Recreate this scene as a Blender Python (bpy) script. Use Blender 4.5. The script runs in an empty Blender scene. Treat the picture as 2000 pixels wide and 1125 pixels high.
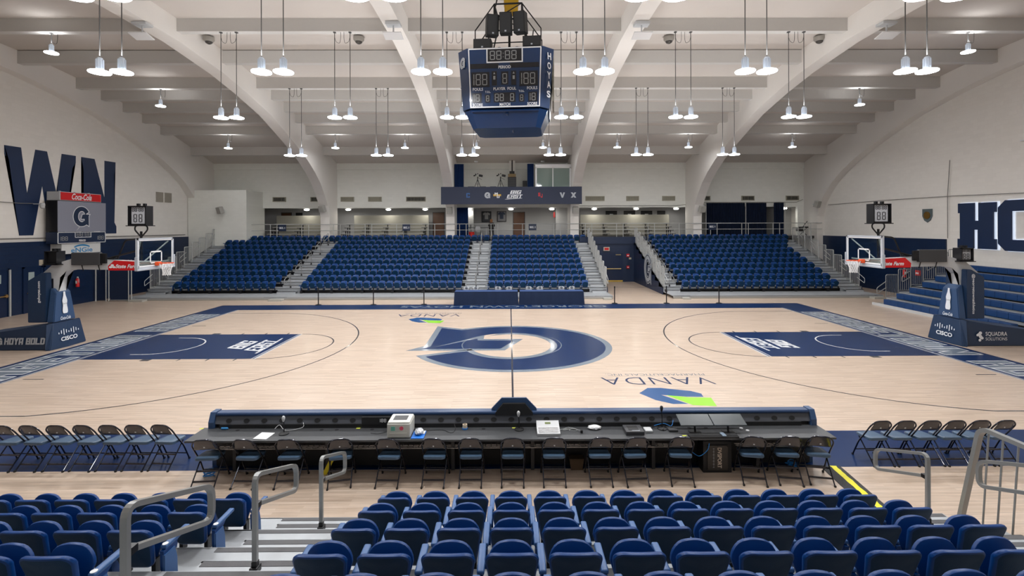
import bpy, bmesh, math, random
from mathutils import Vector, Matrix
random.seed(7)
sc = bpy.context.scene
COL = sc.collection
R = math.radians
# ------------------------------------------------------------------ camera, world, exposure
cam = bpy.data.objects.new('camera', bpy.data.cameras.new('camera')); COL.objects.link(cam)
cam.data.sensor_width = 36; cam.data.lens = 940*36/2000
cam.data.shift_y = -(562.5-441.6)/2000
cam.data.clip_end = 200; cam.data.clip_start = .05
_yaw, _roll = -.0057, -.00316
_r = Vector((math.cos(_yaw), math.sin(_yaw), 0)); _f = Vector((-math.sin(_yaw), math.cos(_yaw), 0)); _u = Vector((0, 0, 1))
_xc = _r*math.cos(_roll)+_u*math.sin(_roll); _yc = -_r*math.sin(_roll)+_u*math.cos(_roll)
_m = Matrix((_xc, _yc, -_f)).transposed().to_4x4(); _m.translation = (-.077, -17.814, 4.37)
cam.matrix_world = _m
sc.camera = cam
w = bpy.data.worlds.new('world'); sc.world = w; w.use_nodes = True
w.node_tree.nodes['Background'].inputs[0].default_value = (.62, .72, 1, 1)
w.node_tree.nodes['Background'].inputs[1].default_value = 3.0
sc.view_settings.view_transform = 'Standard'; sc.view_settings.look = 'None'
sc.view_settings.gamma = 1; sc.view_settings.use_curve_mapping = False
sc.view_settings.exposure = 0.12
sc.cycles.use_denoising = True
sc.cycles.max_bounces = 8; sc.cycles.diffuse_bounces = 4; sc.cycles.glossy_bounces = 4
sc.cycles.sample_clamp_indirect = 6
LAMP_W = 84.0
UP_W = 26.0

# ------------------------------------------------------------------ materials
MATS = {}
def mat(name, col, rough=.5, metal=0.0, coat=0.0, emis=0.0, ecol=None, alpha=1, trans=0, spec=.5, bump=None, var=.0, vscale=8):
    if name in MATS: return MATS[name]
    m = bpy.data.materials.new(name); m.use_nodes = True
    nt = m.node_tree; b = nt.nodes['Principled BSDF']
    b.inputs['Base Color'].default_value = (*col, 1)
    b.inputs['Roughness'].default_value = rough; b.inputs['Metallic'].default_value = metal
    b.inputs['Coat Weight'].default_value = coat; b.inputs['Coat Roughness'].default_value = .08
    b.inputs['Specular IOR Level'].default_value = spec
    b.inputs['Transmission Weight'].default_value = trans; b.inputs['Alpha'].default_value = alpha
    if emis:
        b.inputs['Emission Color'].default_value = (*(ecol or col), 1); b.inputs['Emission Strength'].default_value = emis
    if var or bump:
        tc = nt.nodes.new('ShaderNodeTexCoord'); n = nt.nodes.new('ShaderNodeTexNoise')
        n.inputs['Scale'].default_value = vscale; n.inputs['Detail'].default_value = 4
        nt.links.new(tc.outputs['Object'], n.inputs['Vector'])
        if var:
            mx = nt.nodes.new('ShaderNodeMix'); mx.data_type = 'RGBA'
            mx.inputs[6].default_value = (*[c*(1-var) for c in col], 1); mx.inputs[7].default_value = (*[min(1, c*(1+var)) for c in col], 1)
            nt.links.new(n.outputs['Fac'], mx.inputs[0]); nt.links.new(mx.outputs[2], b.inputs['Base Color'])
        if bump:
            bp = nt.nodes.new('ShaderNodeBump'); bp.inputs['Strength'].default_value = bump; bp.inputs['Distance'].default_value = .01
            nt.links.new(n.outputs['Fac'], bp.inputs['Height']); nt.links.new(bp.outputs[0], b.inputs['Normal'])
    MATS[name] = m; return m

def brick_mat(name, c1, c2, mortar, w_, h_, msize, rough, axis, coat=0, grain=.0, bump=.0, rvar=0):
    """painted brick / plank surface; axis 'floor' (x,y) or 'x' (y,z) or 'y' (x,z)"""
    m = bpy.data.materials.new(name); m.use_nodes = True; nt = m.node_tree; L = nt.links
    b = nt.nodes['Principled BSDF']; tc = nt.nodes.new('ShaderNodeTexCoord'); sp = nt.nodes.new('ShaderNodeSeparateXYZ'); cb = nt.nodes.new('ShaderNodeCombineXYZ')
    L.new(tc.outputs['Object'], sp.inputs[0])
    a = {'floor': (0, 1), 'x': (1, 2), 'y': (0, 2)}[axis]
    L.new(sp.outputs[a[0]], cb.inputs[0]); L.new(sp.outputs[a[1]], cb.inputs[1])
    br = nt.nodes.new('ShaderNodeTexBrick'); br.inputs['Scale'].default_value = 1
    br.inputs['Brick Width'].default_value = w_; br.inputs['Row Height'].default_value = h_
    br.inputs['Mortar Size'].default_value = msize; br.inputs['Mortar Smooth'].default_value = .2
    br.offset = .37; br.offset_frequency = 2; br.squash = 1
    br.inputs['Color1'].default_value = (*c1, 1); br.inputs['Color2'].default_value = (*c2, 1); br.inputs['Mortar'].default_value = (*mortar, 1)
    L.new(cb.outputs[0], br.inputs['Vector'])
    out = br.outputs['Color']
    if grain:
        mp = nt.nodes.new('ShaderNodeMapping'); mp.inputs['Scale'].default_value = (1.2, 26, 1)
        L.new(cb.outputs[0], mp.inputs[0]); n = nt.nodes.new('ShaderNodeTexNoise'); n.inputs['Scale'].default_value = 1.0; n.inputs['Detail'].default_value = 5
        L.new(mp.outputs[0], n.inputs['Vector'])
        rp = nt.nodes.new('ShaderNodeMapRange'); rp.inputs[1].default_value = .3; rp.inputs[2].default_value = .72; rp.inputs[3].default_value = 1-grain; rp.inputs[4].default_value = 1+grain*.5
        L.new(n.outputs['Fac'], rp.inputs[0])
        mx = nt.nodes.new('ShaderNodeMix'); mx.data_type = 'RGBA'; mx.blend_type = 'MULTIPLY'; mx.inputs[0].default_value = 1
        L.new(out, mx.inputs[6]); L.new(rp.outputs[0], mx.inputs[7]); out = mx.outputs[2]
    L.new(out, b.inputs['Base Color']); b.inputs['Roughness'].default_value = rough
    b.inputs['Coat Weight'].default_value = coat; b.inputs['Coat Roughness'].default_value = .16
    if bump:
        bp = nt.nodes.new('ShaderNodeBump'); bp.inputs['Strength'].default_value = bump; bp.inputs['Distance'].default_value = .004; bp.invert = True
        L.new(br.outputs['Fac'], bp.inputs['Height']); L.new(bp.outputs[0], b.inputs['Normal'])
    MATS[name] = m; return m

WOOD = brick_mat('maple_planks', (.62, .495, .395), (.52, .40, .305), (.38, .275, .20), 1.1, .057, .0008, .36, 'floor', coat=.18, grain=.2)
WHITEBRICK_X = brick_mat('white_painted_brick_side', (.87, .84, .79), (.84, .81, .76), (.82, .79, .74), .4, .2, .006, .65, 'x', bump=.25)
WHITEBRICK_Y = brick_mat('white_painted_brick_back', (.85, .86, .81), (.82, .83, .78), (.80, .81, .76), .4, .2, .006, .65, 'y', bump=.25)
NAVYBRICK_X = brick_mat('navy_painted_brick_side', (.004, .016, .055), (.005, .019, .062), (.003, .012, .042), .4, .2, .006, .35, 'x', bump=.6)
NAVYBRICK_Y = brick_mat('navy_painted_brick_back', (.005, .018, .06), (.006, .021, .066), (.003, .012, .04), .4, .2, .006, .35, 'y', bump=.6)
CEIL = mat('ceiling_paint', (.60, .555, .515), .8, var=.03, vscale=.7)
RIBM = mat('rib_paint', (.82, .79, .75), .7, var=.03, vscale=.6)
BEAMM = mat('beam_paint', (.60, .585, .56), .7, var=.02)
PLASTER = mat('white_plaster', (.84, .83, .79), .7, var=.02)
GREYROOM = mat('grey_room_paint', (.42, .42, .42), .8)
COURTNAVY = mat('court_navy_paint', (.003, .020, .082), .28, coat=.0, spec=.2, var=.12, vscale=3)
COURTGREY = mat('court_grey_paint', (.19, .23, .28), .24, coat=.4)
COURTWHITE = mat('court_white_paint', (.75, .77, .8), .25, coat=.4)
COURTLINE = mat('court_line_paint', (.02, .022, .035), .25, coat=.4)
COURTBLUE = mat('court_blue_paint', (.012, .085, .26), .22, coat=.4)
COURTGREEN = mat('court_green_paint', (.28, .68, .02), .25, coat=.4)
SEATB = mat('seat_blue_plastic', (.001, .038, .172), .38, spec=.28, var=.06, vscale=20)
SEATD = mat('seat_back_plastic', (.001, .025, .066), .5, spec=.22, bump=.15, vscale=160)
ARMB = mat('armrest_toplit_blue_plastic', (.03, .10, .27), .42)  # same plastic as the seats, paler: light from above put into the colour
BLACKM = mat('black_metal', (.012, .012, .014), .35, metal=.3)
ALU = mat('brushed_aluminium', (.56, .58, .60), .38, metal=.55, var=.06, vscale=5)
ALUD = mat('deck_grey', (.40, .42, .44), .5, metal=.3, var=.08, vscale=4)
STRIP = mat('dark_antislip_strip', (.10, .10, .105), .7, bump=.3, vscale=200)
RAILM = mat('grey_powdercoat_rail', (.30, .305, .30), .33, metal=.4)
PIPEW = mat('pale_pipe', (.5, .51, .5), .4, metal=.3)
NAVYPAD = mat('navy_vinyl_pad', (.013, .035, .085), .42, bump=.05, vscale=60)
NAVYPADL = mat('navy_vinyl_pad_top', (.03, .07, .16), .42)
NAVYPANEL = mat('navy_panel', (.009, .022, .062), .45)
NAVYCLOTH = mat('navy_cloth', (.006, .018, .055), .9, var=.2, vscale=2)
BLUECLOTH = mat('blue_curtain_cloth', (.006, .04, .16), .85)
WHITE = mat('white_enamel', (.78, .79, .80), .4)
GREYL = mat('light_grey_plastic', (.55, .56, .57), .5)
LETW = mat('white_lettering', (.80, .82, .85), .5)
LETG = mat('silver_grey_lettering', (.42, .45, .49), .5)
BLACK = mat('matte_black', (.01, .01, .011), .6)
DGREY = mat('dark_grey_plastic', (.045, .046, .05), .45)
DESK = mat('charcoal_laminate', (.055, .058, .062), .42)
RED = mat('signal_red', (.62, .008, .012), .4)
ORANGE = mat('rim_orange', (.75, .08, .01), .4)
GLASS = mat('clear_glass', (.85, .95, .93), .03, trans=1.0, spec=.5)
DIGIT = mat('unlit_digit_grey', (.32, .33, .33), .5)
BROWN = mat('brown_wood_door', (.11, .045, .018), .45, var=.2, vscale=3)
YELLOW = mat('yellow_paint', (.75, .60, .02), .5)
HOISTY = mat('hoist_yellow', (.62, .36, .01), .5)
LENS = mat('lit_lamp_lens', (1, 1, 1), .5, emis=14, ecol=(.96, .98, 1))
try: LENS.cycles.emission_sampling = 'NONE'
except Exception: pass
GLOWREF = mat('lamp_reflector_glow', (.55, .60, .68), .35, emis=.12, ecol=(.85, .92, 1))

# ------------------------------------------------------------------ object helpers
def thing(name, label, cat, loc=(0, 0, 0), rotz=0, group=None):
    o = bpy.data.objects.new(name, None); COL.objects.link(o); o.empty_display_size = .2
    o.location = loc; o.rotation_euler = (0, 0, rotz)
    return tag(o, label, cat, group)
def tag(o, label=None, cat=None, group=None, kind=None):
    if label: o['label'] = label
    if cat: o['category'] = cat
    if group: o['group'] = group
    if kind: o['kind'] = kind
    return o
def root_of(o):
    while o.parent: o = o.parent
    return o
def link_mesh(name, me, parent=None, world=False):
    o = bpy.data.objects.new(name, me); COL.objects.link(o)
    if parent is not None:
        if world:
            me.transform(Matrix.Translation(-Vector(root_of(parent).location)))
        o.parent = parent
    return o
def obj(name, bm, mats, parent=None, smooth=False, world=False, label=None):
    if not isinstance(mats, (list, tuple)): mats = [mats]
    bmesh.ops.recalc_face_normals(bm, faces=bm.faces[:])
    me = bpy.data.meshes.new(name); bm.to_mesh(me); bm.free()
    for m in mats: me.materials.append(m)
    if smooth:
        me.polygons.foreach_set('use_smooth', [True]*len(me.polygons))
        try: me.set_sharp_from_angle(angle=R(42))
        except Exception: pass
    o = link_mesh(name, me, parent, world)
    if label: o['label'] = label
    return o
def single(name, bm, mats, label, cat, group=None, kind=None, smooth=False):
    """a one-mesh thing, its origin moved to the middle of its underside"""
    o = obj(name, bm, mats, smooth=smooth)
    vs = [v.co for v in o.data.vertices]
    c = Vector(((min(v.x for v in vs)+max(v.x for v in vs))/2, (min(v.y for v in vs)+max(v.y for v in vs))/2, min(v.z for v in vs)))
    o.data.transform(Matrix.Translation(-c)); o.location = c
    return tag(o, label, cat, group, kind)
def copy_tree(o, parent=None):
    c = o.copy(); COL.objects.link(c)
    if parent is not None: c.parent = parent
    for ch in o.children: copy_tree(ch, c)
    return c
NB = bmesh.new
def mi(fs, i):
    for f in fs: f.material_index = i
def box(bm, x0, x1, y0, y1, z0, z1, bev=0, m=0, seg=2, M=None):
    r = bmesh.ops.create_cube(bm, size=1)
    vs = r['verts']
    sx, sy, sz = abs(x1-x0), abs(y1-y0), abs(z1-z0)
    T = Matrix.Translation(((x0+x1)/2, (y0+y1)/2, (z0+z1)/2)) @ Matrix.Diagonal((sx, sy, sz, 1))
    if M is not None: T = M @ T
    bmesh.ops.transform(bm, matrix=T, verts=vs)
    fs = set(f for v in vs for f in v.link_faces)
    if bev:
        es = list(set(e for v in vs for e in v.link_edges))
        r = bmesh.ops.bevel(bm, geom=es, offset=bev, segments=seg, affect='EDGES', profile=.5)
        fs = set(f for f in r['faces']) | set(f for f in fs if f.is_valid)
    mi(fs, m)
    return fs
def prism(bm, pts, axis, a0, a1, m=0):
    """extrude a 2D polygon; axis 0: pts are (y,z), 1: (x,z), 2: (x,y)"""
    def mk(p, a):
        return (a, p[0], p[1]) if axis == 0 else (p[0], a, p[1]) if axis == 1 else (p[0], p[1], a)
    A = [bm.verts.new(mk(p, a0)) for p in pts]; B = [bm.verts.new(mk(p, a1)) for p in pts]
    fs = [bm.faces.new(A), bm.faces.new(B[::-1])]
    n = len(pts)
    for i in range(n): fs.append(bm.faces.new((A[i], A[(i+1) % n], B[(i+1) % n], B[i])))
    mi(fs, m); return fs
def ring_pts(c, ax1, ax2, r, n):
    return [c+ax1*(r*math.cos(2*math.pi*i/n))+ax2*(r*math.sin(2*math.pi*i/n)) for i in range(n)]
def tube(bm, pts, r, n=8, closed=False, m=0, r2=None, sq=False):
    pts = [Vector(p) for p in pts]; N = len(pts); rings = []
    prev = None
    for i, p in enumerate(pts):
        if closed: d = (pts[(i+1) % N]-pts[i-1])
        else: d = (pts[min(i+1, N-1)]-pts[max(i-1, 0)])
        d = d.normalized() if d.length > 1e-9 else Vector((0, 0, 1))
        if prev is None:
            a = Vector((0, 0, 1)) if abs(d.z) < .9 else Vector((0, 1, 0))
            a1 = d.cross(a).normalized()
        else:
            a1 = (prev - d*prev.dot(d)).normalized()
        prev = a1; a2 = d.cross(a1)
        rr = r if r2 is None else r+(r2-r)*i/max(1, N-1)
        if sq:
            q = [(1, 1), (-1, 1), (-1, -1), (1, -1)]
            rings.append([bm.verts.new(p+a1*(rr*x)+a2*(rr*(sq if isinstance(sq, float) else 1)*y)) for x, y in q])
        else:
            rings.append([bm.verts.new(v) for v in ring_pts(p, a1, a2, rr, n)])
    k = len(rings[0]); fs = []
    for i in range(N if closed else N-1):
        A, B = rings[i], rings[(i+1) % N]
        for j in range(k): fs.append(bm.faces.new((A[j], A[(j+1) % k], B[(j+1) % k], B[j])))
    if not closed:
        fs.append(bm.faces.new(rings[0][::-1])); fs.append(bm.faces.new(rings[-1]))
    mi(fs, m); return fs
def lathe(bm, prof, c=(0, 0, 0), n=20, m=0, cap=True):
    rings = []
    for r, z in prof:
        rings.append([bm.verts.new((c[0]+r*math.cos(2*math.pi*i/n), c[1]+r*math.sin(2*math.pi*i/n), c[2]+z)) for i in range(n)])
    fs = []
    for A, B in zip(rings, rings[1:]):
        for j in range(n): fs.append(bm.faces.new((A[j], A[(j+1) % n], B[(j+1) % n], B[j])))
    if cap:
        fs.append(bm.faces.new(rings[0][::-1])); fs.append(bm.faces.new(rings[-1]))
    mi(fs, m); return fs
def arc(c, r, a0, a1, n, rz=None):
    rz = rz or r
    return [(c[0]+r*math.cos(R(a0+(a1-a0)*i/n)), c[1]+rz*math.sin(R(a0+(a1-a0)*i/n))) for i in range(n+1)]
def fillet(pts, rad, n=5):
    """round the inner corners of an open 3D polyline"""
    P = [Vector(p) for p in pts]; out = [P[0]]
    for i in range(1, len(P)-1):
        a, b, c = P[i-1], P[i], P[i+1]
        u = (a-b); v = (c-b); rr = min(rad, u.length*.48, v.length*.48)
        s, e = b+u.normalized()*rr, b+v.normalized()*rr
        for k in range(n+1):
            t = k/n; out.append(s*(1-t)**2+b*2*t*(1-t)+e*t*t)
    out.append(P[-1]); return out
def pad(bm, outline, t, rim, y0=0, bend=None, m=0, mf=None, mb=None):
    """rounded slab: outline [(x,z)], thickness t along y, soft rim; bend(x,z)->dy"""
    n = len(outline); cx = sum(p[0] for p in outline)/n; cz = sum(p[1] for p in outline)/n
    def sc_(ins):
        o = []
        for x, z in outline:
            d = math.hypot(x-cx, z-cz); k = max(0, (d-ins)/d); o.append((cx+(x-cx)*k, cz+(z-cz)*k))
        return o
    prof = [(1e3, -t/2), (.10, -t/2), (rim, -t/2), (rim*.3, -t*.38), (0, 0), (rim*.3, t*.38), (rim, t/2), (.10, t/2), (1e3, t/2)]
    rings = []
    for ins, y in prof:
        if ins > 100: rings.append([bm.verts.new((cx, y0+y+(bend(cx, cz) if bend else 0), cz))]); continue
        rings.append([bm.verts.new((x, y0+y+(bend(x, z) if bend else 0), z)) for x, z in sc_(ins)])
    fs = []
    for k, (A, B) in enumerate(zip(rings, rings[1:])):
        mm = mf if (mf is not None and k <= 1) else mb if (mb is not None and k >= 6) else m
        for j in range(n):
            if len(A) == 1: f = bm.faces.new((A[0], B[(j+1) % n], B[j]))
            elif len(B) == 1: f = bm.faces.new((A[j], A[(j+1) % n], B[0]))
            else: f = bm.faces.new((A[j], A[(j+1) % n], B[(j+1) % n], B[j]))
            f.material_index = mm
    return fs
def rrect(w2b, w2t, z0, z1, rb, rt, n=5, crown=0):
    o = []
    for (x, z, r, a) in ((w2b, z0, rb, -90), (w2t, z1, rt, 0), (-w2t, z1, rt, 90), (-w2b, z0, rb, 180)):
        sx = 1 if x > 0 else -1; sz = 1 if z == z1 else -1
        for p in arc((x-sx*r, z-sz*r), r, a, a+90, n): o.append(p)
    if crown:
        o2 = []
        for x, z in o:
            if z > (z0+z1)/2: z += crown*(1-(x/w2t)**2)
            o2.append((x, z))
        o = o2
        k = [i for i in range(len(o)-1) if o[i][1] > (z0+z1)/2 and o[i+1][1] > (z0+z1)/2 and abs(o[i][0]-o[i+1][0]) > w2t*.4]
        for i in k:
            xs = [o[i][0]+(o[i+1][0]-o[i][0])*q/6 for q in range(1, 6)]
            o = o[:i+1]+[(x, z1+crown*(1-(x/w2t)**2)) for x in xs]+o[i+1:]
    return o
# flat shapes and lettering ---------------------------------------------------
def shape_mesh(loops, extrude=.0, offset=.0):
    cu = bpy.data.curves.new('c', 'CURVE'); cu.dimensions = '2D'; cu.fill_mode = 'BOTH'; cu.extrude = extrude/2; cu.offset = offset
    for lp in loops:
        s = cu.splines.new('POLY'); s.points.add(len(lp)-1); s.use_cyclic_u = True
        for p, q in zip(s.points, lp): p.co = (q[0], q[1], 0, 1)
    o = bpy.data.objects.new('c', cu); COL.objects.link(o)
    me = bpy.data.meshes.new_from_object(o.evaluated_get(bpy.context.evaluated_depsgraph_get()))
    bpy.data.objects.remove(o); bpy.data.curves.remove(cu); return me
def text_mesh(s, w_, h_, extrude=.0, bold=.0, shear=0, space=1.0):
    cu = bpy.data.curves.new('t', 'FONT'); cu.body = s; cu.size = 1; cu.extrude = 0; cu.offset = bold; cu.shear = shear; cu.space_character = space; cu.resolution_u = 3
    o = bpy.data.objects.new('t', cu); COL.objects.link(o)
    me = bpy.data.meshes.new_from_object(o.evaluated_get(bpy.context.evaluated_depsgraph_get()))
    bpy.data.objects.remove(o); bpy.data.curves.remove(cu)
    fit(me, w_, h_)
    if extrude:
        bm = NB(); bm.from_mesh(me); r = bmesh.ops.extrude_face_region(bm, geom=bm.faces[:])
        bmesh.ops.translate(bm, vec=(0, 0, extrude), verts=[v for v in r['geom'] if isinstance(v, bmesh.types.BMVert)]); bm.to_mesh(me); bm.free()
    return me
def fit(me, w_, h_):
    xs = [v.co.x for v in me.vertices]; ys = [v.co.y for v in me.vertices]
    cx, cy = (min(xs)+max(xs))/2, (min(ys)+max(ys))/2
    me.transform(Matrix.Diagonal((w_/(max(xs)-min(xs)), h_/(max(ys)-min(ys)), 1, 1)) @ Matrix.Translation((-cx, -cy, 0)))
def frame(o, right, up):
    r = Vector(right).normalized(); u = Vector(up).normalized(); n = r.cross(u)
    m = Matrix((r, u, n)).transposed().to_4x4(); m.translation = o; return m
def place(name, me, m, origin, right, up, parent, world=True, label=None):
    me.transform(frame(Vector(origin), right, up)); me.materials.clear(); me.materials.append(m)
    o = link_mesh(name, me, parent, world)
    if label: o['label'] = label
    return o
def rc(a, b, c, d): return [(a, b), (c, b), (c, d), (a, d)]
_L, _Rr, _T, _B = rc(0, 0, 1.3, 6), rc(2.7, 0, 4, 6), rc(0, 4.9, 4, 6), rc(0, 0, 4, 1.1)
FONT = {
 'G': [_L, _T, _B, rc(2.7, 0, 4, 3.2), rc(2, 2.2, 4, 3.2), rc(2.7, 4.1, 4, 6)], 'E': [_L, _T, _B, rc(0, 2.5, 3.2, 3.5)],
 'O': [_L, _Rr, _T, _B], 'D': [_L, [(2.7, 0), (4, .6), (4, 5.4), (2.7, 6)], rc(0, 4.9, 3.3, 6), rc(0, 0, 3.3, 1.1)],
 'R': [_L, _T, rc(0, 2.3, 4, 3.3), rc(2.7, 2.3, 4, 6), rc(2.7, 0, 4, 2.6)], 'T': [_T, rc(1.35, 0, 2.65, 6)],
 'W': [rc(0, 0, 1.1, 6), rc(2.9, 0, 4, 6), rc(1.55, 0, 2.45, 4.4), rc(0, 0, 4, 1)],
 'N': [_L, _Rr, [(0, 6), (1.3, 6), (4, 0), (2.7, 0)]], 'H': [_L, _Rr, rc(0, 2.5, 4, 3.5)],
 'Y': [rc(1.35, 0, 2.65, 3), [(0, 6), (1.3, 6), (2.65, 2.6), (1.35, 2.6)], [(4, 6), (2.7, 6), (1.35, 2.6), (2.65, 2.6)]],
 'A': [_L, _Rr, _T, rc(0, 1.7, 4, 2.7)], 'B': [_L, _T, _B, rc(0, 2.5, 4, 3.5), rc(2.7, .2, 3.9, 5.8)], 'L': [_L, _B],
 'S': [_T, _B, rc(0, 2.5, 4, 3.5), rc(0, 2.6, 1.3, 6), rc(2.7, 0, 4, 3.4), rc(2.7, 4.2, 4, 6), rc(0, 0, 1.3, 1.8)],
 'C': [_L, _T, _B, rc(2.7, 0, 4, 1.9), rc(2.7, 4.1, 4, 6)], 'I': [rc(0, 0, 1.3, 6)], '.': [rc(0, 0, 1.1, 1.1)], '1': [rc(.2, 0, 1.5, 6)],
 '2': [_T, _B, rc(0, 2.5, 4, 3.5), rc(2.7, 2.6, 4, 6), rc(0, 0, 1.3, 3.4)], '3': [_T, _B, rc(.6, 2.5, 4, 3.5), _Rr],
 '4': [_Rr, rc(0, 2.2, 4, 3.3), rc(0, 2.2, 1.3, 6)], 'M': [rc(0, 0, 1.1, 6), rc(2.9, 0, 4, 6), [(0, 6), (1.2, 6), (2.4, 2.5), (1.6, 2.5)], [(4, 6), (2.8, 6), (1.6, 2.5), (2.4, 2.5)]],
 'U': [_L, _Rr, _B], 'J': [_B, _Rr, rc(0, 0, 1.3, 2)], 'V': [[(0, 6), (1.3, 6), (2.5, 0), (1.5, 0)], [(4, 6), (2.7, 6), (1.5, 0), (2.5, 0)]],
 'X': [[(0, 6), (1.4, 6), (4, 0), (2.6, 0)], [(4, 6), (2.6, 6), (0, 0), (1.4, 0)]]}
def block_mesh(s, w_, h_, grow=0, shear=0, gap=.6):
    """block capitals; w_, h_ is the size of the un-grown word; grow in metres"""
    x = 0; polys = []
    for ch in s:
        if ch == ' ': x += 2.2; continue
        g = FONT[ch]; ww = max(p[0] for q in g for p in q)
        for q in g: polys.append([(p[0]+x, p[1]) for p in q])
        x += ww+gap
    W = x-gap; bm = NB()
    for q in polys:
        pts = [Vector(((p[0]-W/2)*w_/W, (p[1]-3)*h_/6)) for p in q]
        if grow:
            area = sum(a.x*b.y-b.x*a.y for a, b in zip(pts, pts[1:]+pts[:1])); sg = 1 if area > 0 else -1; out = []
            for i, p in enumerate(pts):
                a = (p-pts[i-1]).normalized(); b = (pts[(i+1) % len(pts)]-p).normalized()
                na, nb = Vector((a.y, -a.x))*sg, Vector((b.y, -b.x))*sg
                d = na+nb; k = grow/max(.35, (1+na.dot(nb))); out.append(p+d*k)
            pts = out
        pts = [Vector((p.x+shear*p.y, p.y)) for p in pts]
        bm.faces.new([bm.verts.new((p.x, p.y, 0)) for p in pts])
    for k, f in enumerate(bm.faces):          # overlapping strokes get a hair of height each
        for v in f.verts: v.co.z = .00004*(k % 9)
    me = bpy.data.meshes.new('b'); bm.to_mesh(me); bm.free(); return me
def G_loop(rin=1.0):
    o = arc((0, 0), 1.0, 28, 300, 48, 1.03)
    o += [(.60, -.84), (.89, -1.0), (.88, .06), (1.0, .22), (.10, .22), (-.07, -.25), (.35, -.25), (.35, -.40)]
    o += arc((.02, 0), .46, -42, -335, 34, .58)[0:]
    return [o]
def G_mesh(w_, h_, grow=0, extrude=0):
    lp = [[(x*w_/2, y*h_/2) for x, y in l] for l in G_loop()]
    me = shape_mesh(lp, extrude, grow); return me
def digits(bm, s, x0, z0, w_, h_, y, t=.012, m=0, th=.16, gap=.3, narrow1=True):
    """seven segment digits on the plane y, growing in +x"""
    x = x0
    S = {'8': 'abcdefg', '1': 'bc'}
    for ch in s:
        if ch == ':':
            for q in (.3, .7): box(bm, x, x+w_*.14, y-t, y, z0+h_*q-w_*.07, z0+h_*q+w_*.07, m=m)
            x += w_*.42; continue
        if ch == ' ': x += w_*.6; continue
        T = w_*th
        if ch == '1':
            box(bm, x, x+T, y-t, y, z0+T*.3, z0+h_*.48, m=m); box(bm, x, x+T, y-t, y, z0+h_*.52, z0+h_-T*.3, m=m); x += T+w_*gap; continue
        for a, b, c, d in ((T, w_-T, 0, T), (T, w_-T, h_-T, h_), (T, w_-T, h_/2-T/2, h_/2+T/2), (0, T, T*.5, h_*.47), (0, T, h_*.53, h_-T*.5), (w_-T, w_, T*.5, h_*.47), (w_-T, w_, h_*.53, h_-T*.5)):
            box(bm, x+a, x+b, y-t, y, z0+c, z0+d, m=m)
        x += w_*(1+gap)
    return x
# ------------------------------------------------------------------ the hall: floor and walls
def struct(name, bm, m, parent=None, smooth=False):
    o = obj(name, bm, m, parent, smooth)
    if parent is None: o['kind'] = 'structure'
    return o
b = NB(); box(b, -25.2, 25.2, -23, 25, -.3, 0); FLOOR = struct('floor', b, WOOD)
# painted court markings: thin layers of paint on the boards
def paint(name, loops, z, m, kind='loops'):
    if kind == 'loops':
        b = NB()
        for lp in loops: b.faces.new([b.verts.new((x, y, z)) for x, y in lp])
        return obj(name, b, m, FLOOR)
def strip(pts, wd):
    """closed band of width wd along an open 2D polyline"""
    P = [Vector(p) for p in pts]; q = []
    Lh, Rh = [], []
    for i, p in enumerate(P):
        d = (P[min(i+1, len(P)-1)]-P[max(i-1, 0)]).normalized(); n = Vector((-d.y, d.x))*wd/2
        Lh.append(p+n); Rh.append(p-n)
    return [[tuple(Lh[i]), tuple(Lh[i+1]), tuple(Rh[i+1]), tuple(Rh[i])] for i in range(len(P)-1)]
HX, HY = 14.325, 7.62
paint('painted_border', [rc(-16.05, -9.15, 16.05, -HY), rc(-16.05, HY, 16.05, 9.1), rc(-16.05, -HY, -HX, HY), rc(HX, -HY, 16.05, HY)], .0010, COURTNAVY)
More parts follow.
